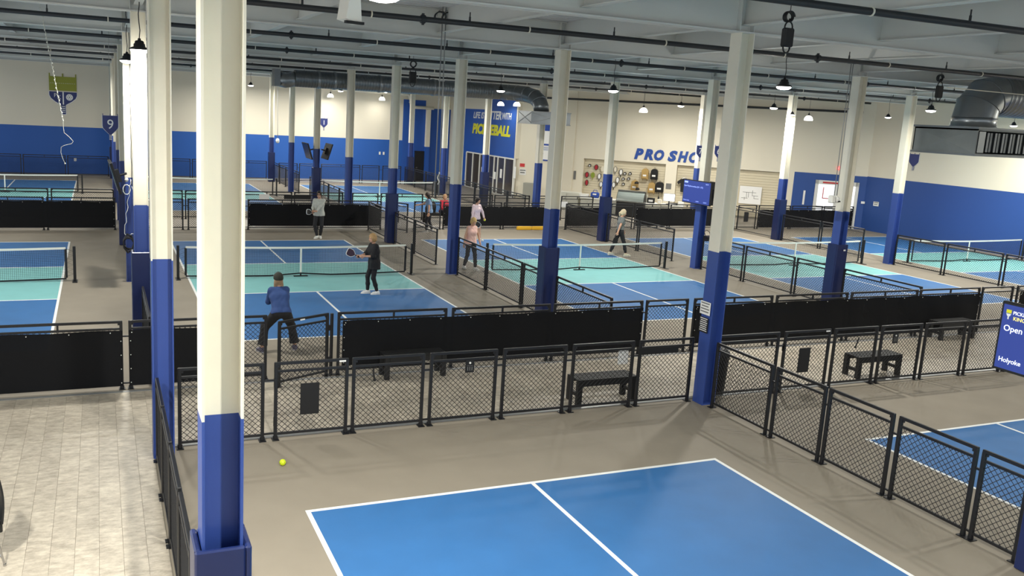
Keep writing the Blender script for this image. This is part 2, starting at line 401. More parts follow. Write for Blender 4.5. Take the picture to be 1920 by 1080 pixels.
# ---------------------------------------------------------------- ceiling: ribbed deck, girders, joists
pts = []; y = YF; k = 0; DZ = 7.02
prof = []
while y < YB+.3:
    prof += [(y, DZ), (y+.09, DZ), (y+.11, DZ+.06), (y+.18, DZ+.06)]; y += .2
ce = MB(); xs = (XL, XR+.3)
vs = [(x, yy, z) for yy, z in prof for x in xs]; n = len(prof)
ce.add(vs, [(2*i, 2*i+2, 2*i+3, 2*i+1) for i in range(n-1)])
ce.box(XL, XR+.3, YF, YB+.3, 7.12, 7.3)
ceil = structure(ce.build('ceiling', 'deck'))
GZ, JZ = 6.4, 6.52
for j in range(-3, 8):
    y = Y0+SY*j
    if y > YB-.3: continue
    g = MB().box(XL, XR, y-.11, y+.11, GZ, GZ+.025).box(XL, XR, y-.11, y+.11, DZ-.03, DZ).box(XL, XR, y-.009, y+.009, GZ+.025, DZ-.03)
    g.build('girder', 'ceiling_white', ceil)
for k in range(-6, 12):
    x = X0+SX+k*SX/3
    if x < XL+.3 or x > XR-.2: continue
    g = MB().box(x-.075, x+.075, YF, YB, JZ, JZ+.016).box(x-.006, x+.006, YF, YB, JZ+.016, DZ)
    g.build('joist', 'ceiling_white', ceil)
for j in range(-2, 8):                                # stiffener plates where a joist meets a girder above a column
    y = Y0+SY*j
    if y > YB-.3: continue
    mb = MB()
    for i in range(0, 4):
        x = X0+SX*i; mb.box(x-.15, x-.135, y-.1, y+.1, GZ+.02, DZ-.02); mb.box(x+.135, x+.15, y-.1, y+.1, GZ+.02, DZ-.02)
    mb.build('stiffener', 'ceiling_white', ceil)

# ---------------------------------------------------------------- columns
def i_section(z0, z1):
    a, t, wt = .137, .018, .012
    return MB().box(-a, -a+t, -a, a, z0, z1).box(a-t, a, -a, a, z0, z1).box(-a+t, a-t, -wt/2, wt/2, z0, z1)
shaft_me = i_section(2.742, 6.4).mesh('upper_shaft', 'white_steel')
base_me = i_section(0, 2.742).mesh('painted_base', 'blue_steel')
plate_me = MB().box(-.139, .139, -.139, .139, 0, .02).mesh('base_plate', 'blue_steel')
PH = 1.83
pan = []
for k in range(4):
    mb = MB().box(-.19, .146, -.19, -.146, .01, PH, .012); me = mb.mesh('pad_panel', 'pad_vinyl'); me.transform(Matrix.Rotation(k*PI/2, 4, 'Z')); pan.append(me)
ROWS = ('row beside the vinyl lounge', 'row left of the middle court', 'row right of the middle court', 'rightmost row')
ORD = ('first', 'second', 'third', 'fourth', 'fifth', 'sixth', 'seventh', 'eighth', 'ninth')
cols = {}
for i in range(4):
    for j in range(-1, 8):
        x, y = X0+SX*i, Y0+SY*j
        if (i == 3 and (j > 4 or j < 1)) or (i == 2 and j == 0) or (i == 2 and j == -1) or (y > YB-.5): continue
        first = {0: -1, 1: -1, 2: 1, 3: 1}[i]
        pad = (j % 2 != 0)
        t = thing('column', 'white steel column with blue %s, %s from the front in the %s' % ('padded base' if pad else 'base', ORD[j-first], ROWS[i]), 'column', (x, y, 0), 0, 'steel columns of the hall')
        link('upper_shaft', shaft_me, t); link('painted_base', base_me, t); link('base_plate', plate_me, t)
        if pad:
            for me in pan: link('pad_panel', me, t)
        cols[i, j] = t
c = cols[0, -1]
MB().box(.14, .2, -.202, -.19, 1.42, 1.56, .002).build('hook_tape', 'white_plastic', c)
MB().box(.19, .202, -.2, -.13, 1.42, 1.56, .002).build('hook_tape', 'white_plastic', c)
# ---------------------------------------------------------------- fences
FH = 1.18; PT = .024
_pc = {}
def lattice(mb, x0, x1, z0, z1, dx, dz, r, n=3):
    """two families of diagonal wires clipped to the rectangle"""
    W, H = x1-x0, z1-z0; s = dz/dx
    for sg in (1, -1):
        k = -int(H/dz)-2
        while k*dx < W+H/s+dx:
            a = k*dx                            # line x = a + t, z = t*s  (t = 0 .. )
            t0, t1 = max(0, -a), min(H/s, W-a)
            if t1-t0 > .01:
                p, q = (a+t0, t0*s), (a+t1, t1*s)
                if sg < 0: p, q = (W-p[0], p[1]), (W-q[0], q[1])
                yy = r*.7*sg
                mb.rod((x0+p[0], yy, z0+p[1]), (x0+q[0], yy, z0+q[1]), r, n, cap=False)
            k += 1
def panel_meshes(w, kind):
    key = (round(w, 2), kind)
    if key in _pc: return _pc[key]
    w = key[0]; h = FH
    f = MB().box(0, w, -.021, .021, h-.042, h, .006).box(.02, w-.02, -.018, .018, h-.155, h-.12, .005)
    f.box(.03, .075, -.012, .012, h-.075, h-.04).box(w-.075, w-.03, -.012, .012, h-.075, h-.04).box(.02, .05, -.012, .012, h-.125, h-.035)
    if kind == 'm': f.box(w/2-.016, w/2+.016, -.016, .016, h-.125, h-.04)

    fr = f.mesh('fence_panel', 'black_metal')
    po = MB().box(-PT, PT, -PT, PT, .012, h-.03, .005).box(-.05, .05, -.06, .06, 0, .012).box(-.034, .034, -.008, .008, .012, .06)
    pm = po.mesh('post', 'black_metal')
    c = MB(); lattice(c, .03, w-.03, .105, h-.15, .086, .082, .0048)
    cm = c.mesh('chain_link', 'black_wire')
    bm_ = MB().box(.02, w-.02, -.018, .018, .075, .11, .005).mesh('bottom_rail', 'black_metal')
    _pc[key] = fr, pm, cm, bm_
    return _pc[key]
def fence(label, x, y, ang, segs, name='fence', group='chain-link fences'):
    t = thing(name, label, 'fence', (x, y, 0), ang, group)
    last = None
    for sg in segs:
        a, b = sg[0], sg[1]; kind = sg[2] if len(sg) > 2 else 'p'
        fr, pm, cm, bm_ = panel_meshes(b-a, kind)
        p = link('gate_panel' if kind == 'g' else 'fence_panel', fr, t, (a, 0, 0))
        link('post', pm, p, (PT, 0, 0)); link('post', pm, p, (b-a-PT, 0, 0))
        link('bottom_rail', bm_, p)
        o = link('chain_link', cm, p); o['kind'] = 'stuff'
        if kind == 'g':
            MB().box(.38, .66, -.022, -.014, .36, .84, .003).build('kick_board', 'black_plastic', p)
            for zz in (.2, .8): MB().box(.0, .03, -.035, .035, zz, zz+.14).build('hinge', 'black_metal', p)
        if last is not None and 0 < a-last < .4:
            for zz in (.09, .9): MB().box(last-.01-a, .01, -.014, .014, zz, zz+.025).build('tie_bar', 'black_metal', p)
        last = b
    return t
def run(a, b, pitch, gap=.1, kind='p'):
    n = max(1, round((b-a+gap)/pitch)); p = (b-a+gap)/n
    return [(a+k*p, a+(k+1)*p-gap, kind) for k in range(n)]
def windscreen(label, x0, x1, y, z0, z1, wave=.008):
    nx = max(4, int((x1-x0)/.18)); nz = 5; vs = []; fs = []
    t = thing('windscreen', label, 'windscreen', (x0, y, 0), 0, 'black windscreens tied to fences'); mb = MB()
    for side in (0, 1):
        for i in range(nx+1):
            for k in range(nz+1):
                xx = (x1-x0)*i/nx
                vs.append((xx, .003*side + wave*math.sin(i*1.3+k*.7)*(1 if 0 < k < nz else .3), z0+(z1-z0)*k/nz + (.008*math.sin(i*.9) if k == nz else 0)))
    o = (nx+1)*(nz+1); q = nz+1
    for i in range(nx):
        for k in range(nz):
            a = i*q+k; fs.append((a, a+q, a+q+1, a+1)); fs.append((o+a+1, o+a+q+1, o+a+q, o+a))
    mb.add(vs, fs).build('cloth', 'windscreen', t, smooth=True)
    h = MB()
    for i in range(int((x1-x0)/.62)+1):
        xx = .05+i*.62
        if xx < x1-x0: h.rod((xx, -.014, z1-.035), (xx, -.005, z1-.035), .009, 6)
    for k in range(4): h.rod((.03, -.014, z0+.06+k*.24), (.03, -.005, z0+.06+k*.24), .008, 6); h.rod((x1-x0-.03, -.014, z0+.06+k*.24), (x1-x0-.03, -.005, z0+.06+k*.24), .008, 6)
    h.build('grommet', 'tape_white', t)
    return t
H2 = PI/2
Y1, Y2, Y3, Y4 = 2.42, 5.33, 24.2, 27.3
fence('black chain-link fence between the front court and the vinyl walkway, gate at left', 0, Y1, 0,
      [(-1.31, -.12), (.02, 1.12, 'g'), (1.18, 2.33), (2.42, 3.57), (3.67, 4.84), (4.95, 6.16), (6.26, 7.4)])
fence('black chain-link fence between the right front court and walkway, bench behind it', 0, Y1, 0,
      [(7.92, 9.35), (9.47, 10.6, 'g'), (10.7, 11.83), (11.93, 13.05), (13.15, 14.33), (14.43, 15.55), (15.65, 16.55)])
fence('black chain-link fence between the two front courts, receding to the lower right corner', 7.6, 2.04, -H2,
      [(.02, 1.42), (1.5, 2.55), (2.6, 3.76), (3.84, 5.0), (5.06, 5.68)])
fence('black chain-link fence edging the vinyl lounge, seen nearly end-on at lower left', -1.6, 2.1, -H2,
      [(.05, 1.2), (1.28, 2.42), (2.5, 3.64), (3.72, 4.86), (4.94, 5.75)])
fence('black chain-link fence carrying the windscreen at far left, behind the vinyl lounge', 0, Y2, 0,
      [(-10.28, -8.22, 'm'), (-8.15, -6.1, 'm'), (-6.03, -3.98, 'm'), (-3.9, -1.95, 'm'), (-1.86, -.66), (-.58, .42)])
g_ = fence('open black chain-link gate beside the player in the blue jacket', 1.56, Y2, PI+.45, [(.05, 1.15, 'p')], name='gate', group='swinging gates')
MB().box(-.024, .024, -.024, .024, 0, FH-.02, .005).box(-.05, .05, -.06, .06, 0, .012).build('hinge_post', 'black_metal', g_, loc=(-.03, 0, 0))
for zz in (.25, .85): MB().box(-.03, .06, -.02, .02, zz, zz+.1).build('hinge', 'black_metal', g_)
fence('black chain-link fence with long windscreen across the middle, before the second column row', 0, Y2, 0,
      [(1.69, 3.83, 'm'), (3.93, 6.07, 'm'), (6.14, 8.28, 'm'), (8.36, 9.45)])
fence('black chain-link fence with windscreen right of the front padded signs column', 0, Y2, 0,
      [(9.6, 11.78, 'm'), (11.88, 14.05, 'm'), (14.15, 16.36, 'm'), (16.43, 18.58, 'm'), (18.66, 19.85), (20.0, 22.1, 'm'), (22.2, 24.3, 'm')])
# dividers between the middle courts
fence('black chain-link divider right of the column row beside the lounge, mostly hidden', X0, Y2+.1, H2, [(.1, 2.7, 'm')])
fence('black chain-link divider between left and centre courts, nearer half', 7.72, 5.45, H2,
      [(.2, 2.68, 'm'), (3.32, 4.45), (4.53, 6.72, 'm'), (6.8, 8.92, 'm')])
fence('black chain-link divider between left and centre courts, farther half', 7.7, 16.15, H2, run(.0, 4.4, 2.2, .08, 'm')+[(4.9, 7.85, 'm')])
fence('black chain-link divider between centre and right courts, nearer half', 16.82, 5.45, H2, [(.15, 2.7, 'm'), (3.3, 4.5), (4.58, 6.76, 'm'), (6.84, 8.95, 'm')])
fence('black chain-link divider between centre and right courts, farther half', 16.78, 16.0, H2, run(.0, 4.55, 2.3, .08, 'm')+[(5.05, 8.05, 'm')])
fence('black chain-link divider before the rightmost court, nearer half', 25.95, 5.45, H2, [(.15, 2.7, 'm'), (3.3, 4.5), (4.58, 6.76, 'm'), (6.84, 8.95, 'm')])
fence('black chain-link divider before the rightmost court, farther half', 25.93, 15.95, H2, run(.0, 4.6, 2.3, .08, 'm')+[(5.1, 8.1, 'm')])
# rear fence of the middle courts
fence('rear black chain-link fence left of the leftmost column row', 0, Y3, 0, run(-11, -1.75, 2.3, .08, 'm'))
fence('rear black chain-link fence behind the left court, with a board gate', 0, Y3, 0,
      [(-1.3, .6), (.75, 1.95, 'g'), (2.05, 2.85)] + run(2.95, 8.3, 2.3, .08, 'm') + [(9.7, 10.9)])
fence('open black chain-link gate held by the woman in light blue', 8.5, Y3, -1.0, [(.04, 1.14, 'g')], name='gate', group='swinging gates')
fence('rear black chain-link fence behind the centre court, woman at its left end', 0, Y3, 0, run(11.0, 16.5, 2.3, .08, 'm') + [(16.9, 19.1, 'm'), (19.2, 20.4, 'g')])
fence('rear black chain-link fence behind the right courts, up to the blue wall', 0, Y3, 0, run(20.5, 26.3, 2.3, .08, 'm') + [(26.45, 27.6, 'g')] + run(27.7, 33.95, 2.2, .08, 'm'))
fence('low black chain-link fence on the far side of the rear walkway, left stretch', 0, Y4, 0, run(-11, -1.75, 2.3, .08, 'm'))
fence('low black chain-link fence on the far side of the rear walkway, middle stretch', 0, Y4, 0, run(-1.3, 7.5, 2.2, .08, 'm') + [(7.9, 9.1), (9.2, 11.2, 'm'), (11.4, 12.6)])
fence('low black chain-link fence on the far side of the rear walkway, before the entrance', 0, Y4, 0, run(12.8, 16.6, 1.9, .08, 'm') + [(17.0, 18.2), (18.3, 20.1, 'm')])
# far courts
fence('black divider fence between the two far courts, nearer half', 7.9, 27.4, H2, run(.1, 8.3, 2.1, .08, 'm'))
fence('black divider fence between the two far courts, farther half', 7.9, 38.4, H2, run(.0, 7.6, 2.1, .08, 'm'))
fence('black divider fence in front of the glass entrance doors', 16.47, 27.4, H2, run(.1, 8.3, 2.1, .08, 'm'))
fence('black divider fence running to the black door', 16.4, 37.2, H2, run(.0, 8.2, 2.1, .08, 'm'))
fence('black fence under the blue back wall, below the paddle banner', 0, 46.9, 0, run(-11, 7.6, 2.2, .08, 'm'))
fence('black fence before the bright blue back wall, right of the far televisions', 0, 45.6, 0, run(8.1, 10.6, 1.25, .1) + [(10.8, 13.4, 'm'), (13.5, 14.7), (14.9, 16.2)])

windscreen('black windscreen at far left behind the vinyl lounge', -10.25, -1.95, Y2-.035, .06, 1.02)
windscreen('short black windscreen just right of the leftmost column row', -1.86, -.62, Y2-.035, .06, 1.02)
windscreen('long black windscreen across the centre above the walkway benches', 1.78, 8.28, Y2-.035, .17, 1.02)
windscreen('long black windscreen right of the column with two notices', 9.62, 18.58, Y2-.035, .17, 1.02)
windscreen('black windscreen behind the blue screen at right edge', 20.1, 24.2, Y2-.035, .17, 1.02)
windscreen('rear black windscreen left of the leftmost column row', -11, -1.78, Y3-.035, .1, 1.03)
windscreen('rear black windscreen behind the man in the pale jersey', 2.98, 8.28, Y3-.035, .15, 1.01)
windscreen('rear black windscreen behind the woman with paddle and ball', 11.02, 16.5, Y3-.035, .15, .99)
windscreen('rear black windscreen below the white shop counter, left half', 16.9, 19.05, Y3-.035, .15, .98)
windscreen('rear black windscreen below the white shop counter, right half', 20.55, 26.28, Y3-.035, .15, .98)
windscreen('rear black windscreen ending at the blue right wall', 27.72, 33.9, Y3-.035, .08, .97)

# ---------------------------------------------------------------- nets
_nm = {}
def net(label, xc, y, hw=3.35):
    t = thing('net', label, 'net', (xc, y, 0), 0, 'pickleball nets')
    for sx in (-1, 1):
        x = sx*hw
        MB().box(x-.035, x+.035, -.035, .035, .012, .93, .008).box(x-.06, x+.06, -.2, .2, 0, .014).build('net_post', 'black_metal', t)
        MB().box(x-sx*.2-.03, x-sx*.2+.03, -.006, .006, .1, .86).build('side_band', 'net_cord', t)
        MB().tube([(x-sx*(.03 if k % 2 else .18), 0, .14+k*.06) for k in range(13)], .005, 4).build('lacing', 'black_wire', t)
    zt = lambda x: .86+.05*(abs(x)/hw)**1.6
    zb = lambda x: .055+.06*(1-min(1, abs(x)/.9))+.05*(abs(x)/hw)**2
    n = 36; tp = MB(); bt = MB(); e = hw-.2
    for i in range(n):
        a, b = -e+2*e*i/n, -e+2*e*(i+1)/n
        for mb, f, h in ((tp, zt, .055), (bt, zb, .04)):
            mb.add([(a, -.006, f(a)-h), (b, -.006, f(b)-h), (b, -.006, f(b)), (a, -.006, f(a)), (a, .006, f(a)-h), (b, .006, f(b)-h), (b, .006, f(b)), (a, .006, f(a))],
                   [(0, 1, 2, 3), (5, 4, 7, 6), (3, 2, 6, 7), (1, 0, 4, 5)])
    tp.build('top_tape', 'tape_white', t); bt.build('bottom_tape', 'net_cord', t)
    key = round(hw, 2)
    if key not in _nm:
        g = MB(); r = .0028
        k = 0
        while k*.046 < 2*e:
            x = -e+k*.046; g.rod((x, 0, zb(x)), (x, 0, zt(x)-.05), r, 3, cap=False); k += 1
        for k in range(1, 17):
            for i in range(12):
                a, b = -e+2*e*i/12, -e+2*e*(i+1)/12
                g.rod((a, 0, zb(a)+(zt(a)-zb(a)-.05)*k/17), (b, 0, zb(b)+(zt(b)-zb(b)-.05)*k/17), r, 3, cap=False)
        _nm[key] = g.mesh('net_mesh', 'net_cord')
    o = link('net_mesh', _nm[key], t); o['kind'] = 'stuff'
    MB().box(-.025, .025, -.01, .01, .1, .86).build('centre_strap', 'tape_white', t)
    MB().box(-.2, .2, -.04, .04, 0, .03).box(-.02, .02, -.02, .02, .03, .12).build('centre_foot', 'black_metal', t)
    return t
net('white-topped net of the leftmost middle court, cut by the frame', -6.25, YN1)
net('white-topped net of the court with the woman in black beside it', -.06+CW/2+.02, YN1)
net('white-topped net of the centre court, before the walking women', 9.083+CW/2+.06, YN1)
net('white-topped net of the court under the white drop box', 18.226+CW/2, YN1)
net('white-topped net of the court along the blue right wall', 27.369+CW/2, YN1)
net('white-topped net of the far left court under the paddle banner', -9.55+CW/2+.1, YN2)
net('white-topped net of the far court behind the near white columns', -.12+CW/2+.1, YN2)
net('white-topped net of the far court near the entrance doors', 9.02+CW/2, YN2)

# ---------------------------------------------------------------- benches, bin, chair, ball
def bench(label, x, y, rz=0, L=1.2):
    t = thing('bench', label, 'bench', (x, y, 0), rz, 'black walkway benches')
    for k in range(6): MB().box(-L/2, L/2, -.2+k*.068, -.2+k*.068+.058, .43, .455, .005).build('seat_slat', 'black_plastic', t)
    for sx in (-1, 1):
        for sy in (-1, 1):
            MB().box(sx*(L/2-.05)-.045, sx*(L/2-.05)+.045, sy*.16-.045, sy*.16+.045, 0, .43, .006).build('leg', 'black_plastic', t)
        MB().box(sx*(L/2-.05)-.025, sx*(L/2-.05)+.025, -.115, .115, .14, .2).build('stretcher', 'black_plastic', t)
    for sy in (-1, 1): MB().box(-L/2+.1, L/2-.1, sy*.17-.02, sy*.17+.02, .33, .43).build('apron', 'black_plastic', t)
    return t
bench('black slatted bench behind the front fence, near the signs column', 5.85, 2.86)
bench('black slatted bench behind the right front fence', 12.36, 2.9)
bench('black slatted bench under the long centre windscreen, only legs showing', 3.05, 4.98)
bench('black slatted bench under the right windscreen', 17.25, 4.95)
bench('black slatted bench in the rear walkway under the seated woman', 11.65, 26.3, 0, 1.45)
bench('black slatted bench in the rear walkway behind the left windscreen', 5.6, 26.6)
t = thing('litter_bin', 'dark round litter bin tucked behind the column with notices', 'bin', (8.2, 2.75, 0))
MB().lathe([(.2, 0), (.21, .02), (.24, .68), (.25, .7)], n=24).build('barrel', 'black_plastic', t, True)
MB().lathe([(.25, .7), (.26, .72), (.25, .78), (.16, .86), (.14, .86)], n=24).build('lid', 'black_plastic', t, True)
b = MB()
def uv_sphere(mb, r, c=(0, 0, 0), n=16, m=10, sx=1, sy=1, sz=1):
    vs = [(c[0], c[1], c[2]-r*sz)]; fs = []
    for i in range(1, m):
        p = -PI/2+PI*i/m
        for k in range(n): vs.append((c[0]+r*sx*math.cos(p)*math.cos(2*PI*k/n), c[1]+r*sy*math.cos(p)*math.sin(2*PI*k/n), c[2]+r*sz*math.sin(p)))
    vs.append((c[0], c[1], c[2]+r*sz)); L = len(vs)-1
    for k in range(n): fs.append((0, 1+(k+1) % n, 1+k)); fs.append((L, L-n+k, L-n+(k+1) % n))
    for i in range(m-2):
        for k in range(n): a = 1+i*n; fs.append((a+k, a+(k+1) % n, a+n+(k+1) % n, a+n+k))
    return mb.add(vs, fs)
def ball(label, loc, r=.037):
    t = thing('ball', label, 'ball', loc)
    uv_sphere(MB(), r, n=20, m=12).build('shell', 'ball', t, True)
    h = MB()
    for i in range(26):                       # small dark holes
        z = 1-2*(i+.5)/26; a = i*2.4; q = math.sqrt(1-z*z); v = Vector((q*math.cos(a), q*math.sin(a), z))
        h.rod(v*r*.985, v*r*1.004, r*.1, 6)
    h.build('hole', 'black_print', t)
    return t
ball('yellow-green ball lying on the grey floor before the front gate', (-.03, 1.46, .045), .045)
t = thing('chair', 'black chair with thin metal legs, cut by the left frame edge', 'chair', (-3.55, -.22, 0), .35)
sh = MB()
for i in range(9):
    a, b2 = i/9, (i+1)/9
    f = lambda q: (.24-.02*q+.03*math.sin(q*3), .46+q*.52)
    (xa, za), (xb, zb2) = f(a), f(b2)
    sh.add([(xa, -.22, za), (xb, -.22, zb2), (xb, .22, zb2), (xa, .22, za), (xa+.02, -.22, za), (xb+.02, -.22, zb2), (xb+.02, .22, zb2), (xa+.02, .22, za)],
           [(0, 1, 2, 3), (7, 6, 5, 4), (0, 4, 5, 1), (3, 2, 6, 7), (1, 5, 6, 2), (4, 0, 3, 7)])
sh.build('backrest', 'black_plastic', t)
MB().box(-.22, .24, -.22, .22, .43, .47, .015).build('seat', 'black_plastic', t)
for sx in (-1, 1):
    for sy in (-1, 1):
        lg = MB().rod((sx*.18, sy*.19, .43), (sx*.25, sy*.24, .012), .011, 8).rod((sx*.25, sy*.24, 0), (sx*.25, sy*.24, .03), .016, 8)
        lg.build('leg', 'chrome', t)
    MB().rod((sx*.24, -.235, .08), (sx*.24, .235, .08), .009, 8).build('stretcher', 'chrome', t)
MB().box(.2, .26, -.2, -.14, .36, .5, .01).box(.2, .26, .14, .2, .36, .5, .01).build('bracket', 'black_plastic', t)
# flip score boards clipped to the fences
def scoreboard(label, x, y, z, fx=.15, fz=.21):
    t = thing('scoreboard', label, 'scoreboard', (x, y, z), 0, 'clip-on score boards')
    MB().box(-fx/2, fx/2, -.012, 0, -fz, 0, .003).build('backing', 'black_plastic', t)
    MB().rod((0, -.02, -.05), (0, -.01, -.05), .017, 12).build('dial', 'white_plastic', t)
    p = MB()
    for k in (-1, 0, 1): p.box(k*.036-.006, k*.036+.006, -.015, -.012, -.175, -.115)
    p.box(-.05, .05, -.015, -.012, -.1, -.095).build('markings', 'grey_print', t)
scoreboard('small black score board on the front fence with white dot, left of centre', 3.08, Y1-.025, 1.04)
scoreboard('small black score board on the right front fence above the bench', 12.3, Y1-.025, 1.02)
def plaque(label, x, y, z, w, h, m='white_print', name='notice', cat='notice', rz=0, lines=0, d=.008):
    t = thing(name, label, cat, (x, y, z), rz)
    MB().box(-w/2, w/2, -d, 0, 0, h, .001).build('sheet', m, t)
    if lines:
        p = MB()
        for k in range(lines):
            ww = w*(.36 if k % 3 == 1 else .42); zz = h*(1-(k+.8)/(lines+.6)); p.box(-ww, ww*(.9 if k % 2 else 1), -d-.002, -d, zz, zz+h*.35/lines)
        p.build('lettering', 'grey_print' if m != 'black_print' else 'white_print', t)
    return t
plaque('white sheet tied to the front fence behind the bench', 5.98, Y1+.05, .76, .2, .25)
plaque('long black name board hanging on the front fence near the column', 6.65, Y1-.03, .93, .82, .11, 'black_plastic', 'name_board', 'sign')
plaque('small white label on the top rail of the front fence gate', 1.02, Y1-.03, 1.135, .1, .025, name='label_strip', cat='label')
plaque('small white label on the top rail of the open gate', .98, 5.02, 1.135, .1, .025, name='label_strip', cat='label', rz=.45)
plaque('small white label on the top rail of the right front gate', 10.5, Y1-.03, 1.135, .1, .025, name='label_strip', cat='label')
plaque('white sheet on the rear fence left of the man in the pale jersey', 4.1, Y4-.03, .8, .42, .27)
plaque('long black name board on the low rear fence, left of the man', 5.5, Y4-.03, .87, 1.15, .17, 'black_plastic', 'name_board', 'sign')
# notices on the flange of the front signs column (it faces left)
cx = X0+SX-.157
plaque('white paper notice on the blue column at the end of the front fence', cx, Y0+.02, 1.62, .27, .23, rz=-PI/2, lines=4)
plaque('black notice with fine print under the white one on the blue column', cx, Y0+.02, 1.3, .23, .27, 'black_print', rz=-PI/2, lines=7)
plaque('tiny white sticker on the pad of the column behind the right divider', X0+2*SX+.02, Y0+SY-.234, 1.66, .07, .04, name='sticker', cat='label')
t = thing('ledge_roll', 'yellow padded roll lying at the foot of the rear windscreen', 'roll', (15.1, 24.0, 0))
MB().box(-.72, -.01, -.06, .06, 0, .16, .03).build('half_roll', 'yellow', t); MB().box(.01, .72, -.06, .06, 0, .16, .03).build('half_roll', 'yellow', t)
# ---------------------------------------------------------------- lamps
def ufo(label, x, y, z=5.8, top=7.03, light=1.0):
    t = thing('pendant_lamp', label, 'lamp', (x, y, z), 0, 'black high-bay lamps')
    MB().lathe([(.168, .012), (.172, .03), (.165, .045), (.105, .07), (.1, .12), (.075, .13), (.07, .175), (.03, .185), (.025, .22)], n=24).build('housing', 'black_metal', t, True)
    fin = MB()
    for k in range(12): a = 2*PI*k/12; fin.rod((.085*math.cos(a), .085*math.sin(a), .075), (.072*math.cos(a), .072*math.sin(a), .165), .008, 4)
    fin.build('cooling_fins', 'black_metal', t)
    MB().lathe([(.16, .02), (.152, -.012), (.115, -.036), (.06, -.048), (.0, -.052)], n=24).build('lens', 'lens', t, True)
    pts = [(.012*math.sin(k*1.7)*(0 if k in (0, 8) else 1), .01*math.cos(k*2.1)*(0 if k in (0, 8) else 1), .22+(top-z-.22)*k/8) for k in range(9)]
    MB().tube(pts, .009, 6).build('cord', 'black_wire', t)
    MB().lathe([(.03, top-z-.05), (.045, top-z-.03), (.045, top-z)], n=12).build('hook', 'black_metal', t, True)
    if light: lamp_light(x, y, z-.07, LAMP_W*light)
    return t
for lab, x, y in (('high-bay lamp beside the second column from the left, nearer one', -1.52, 7.75), ('high-bay lamp between the leftmost columns, farther one', -1.57, 13.6),
                  ('high-bay lamp hanging before the spiral duct, left of the drop rods', 13.5, 31.9), ('high-bay lamp hanging in front of the spiral duct elbow', 12.5, 22.4),
                  ('high-bay lamp above the centre court, left of the shop lettering', 12.8, 14.5), ('largest high-bay lamp, right of the tall signs column', 11.8, 5.8),
                  ('high-bay lamp left of the big silver duct', 24.1, 12.2), ('high-bay lamp right of the tall signs column, over the shop', 24.9, 20.8),
                  ('high-bay lamp over the shop lettering', 24.75, 27.3), ('high-bay lamp before the duct, between far columns', 11.7, 44.6),
                  ('high-bay lamp before the duct, left of the blue wall', 12.5, 37.7), ('leftmost high-bay lamp before the duct end', 6.2, 44.6), ('high-bay lamp at the top edge of the frame beside the loudspeaker', .03, -2.3)):
    ufo(lab, x, y, 5.66 if x < -1 else 5.8, light=.66 if x < -1 else .8 if y < 5.5 else 1)
for lab, x, y, z in (('small distant lamp before the right wall, above the bright door', 28.6, 18.0, 5.65), ('small lamp under the one right of the tall signs column', 25.5, 20.3, 5.55), ('small lamp at the right edge under the big silver duct', 29.5, 13.0, 5.5)):
    t_ = ufo(lab, x, y, z, z+(7.03-z)/.75, .3); t_.scale = (.75, .75, .75)
def dome(label, x, y, z=5.43):
    t = thing('dome_lamp', label, 'lamp', (x, y, z), 0, 'opal dome lamps')
    MB().lathe([(.2, -.02), (.205, 0), (.2, .06), (.165, .14), (.1, .2), (.05, .215)], n=20).build('shade', 'dome', t, True)
    MB().lathe([(.05, .21), (.055, .28), (.03, .3), (.012, .36)], n=12).build('cap', 'black_metal', t, True)
    MB().rod((0, 0, .34), (0, 0, 1.6), .006, 5).build('cord', 'black_wire', t)
    lamp_light(x, y, z-.05, DOME_W, .35)
for lab, x, y in (('opal dome lamp before the upper blue of the slogan wall', 19.7, 38.0), ('opal dome lamp beside the duct diffuser', 19.6, 35.6), ('opal dome lamp over the shop, left of a close pair', 24.6, 30.4),
                  ('opal dome lamp over the shop, right of a close pair', 23.9, 29.3), ('opal dome lamp before the cream wall, over the blue corner', 29.6, 23.6),
                  ('opal dome lamp before the back wall, right of the number one sign', 15.2, 47.2), ('opal dome lamp before the back wall, above the number one sign', 11.7, 47.2)):
    dome(lab, x, y)
# ---------------------------------------------------------------- sprinkler pipes
for j in range(-1, 7):
    y = 5.36+SY*(j-1)+.0
    t = thing('sprinkler_pipe', 'dark sprinkler pipe under the roof joists, %s from the front' % ORD[j+1], 'pipe', (0, y, 6.455), 0, 'sprinkler pipes under the roof')
    MB().rod((XL, 0, 0), (33.8 if j != 6 else 16, 0, 0), .05, 10).build('pipe', 'pipe', t, True)
    hm = MB().rod((0, 0, .04), (0, 0, .12), .02, 6).rod((0, 0, .12), (0, 0, .2), .012, 6).mesh('sprinkler_head', 'pipe')
    cm = MB().rod((-.04, 0, 0), (.04, 0, 0), .075, 8).box(-.02, .02, -.02, .02, -.1, .1).mesh('coupling', 'pipe')
    gm = MB().lathe([(.062, -.012), (.062, .012)], n=10).mesh('hanger', 'white_steel'); gm.transform(Matrix.Rotation(PI/2, 4, 'Y'))
    k = 0; x = -9.3+(j % 2)*1.1
    while x < 32:
        link('sprinkler_head', hm, t, (x, 0, 0)); link('hanger', gm, t, (x+1.2, 0, 0))
        if k % 3 == 1: link('coupling', cm, t, (x-.9, 0, 0))
        x += 3.05; k += 1
t = thing('conduit', 'brown pipe along the cream wall above the shop', 'pipe', (34.4, 24, 6.0), SH_RZ)
MB().rod((-18.2, -.25, 0), (-.6, -.25, 0), .06, 10).build('pipe', 'pipe', t, True)
for k in range(7): MB().rod((-17+k*2.7, -.25, 0), (-17+k*2.7, 0, .05), .02, 6).build('bracket', 'grey_metal', t)
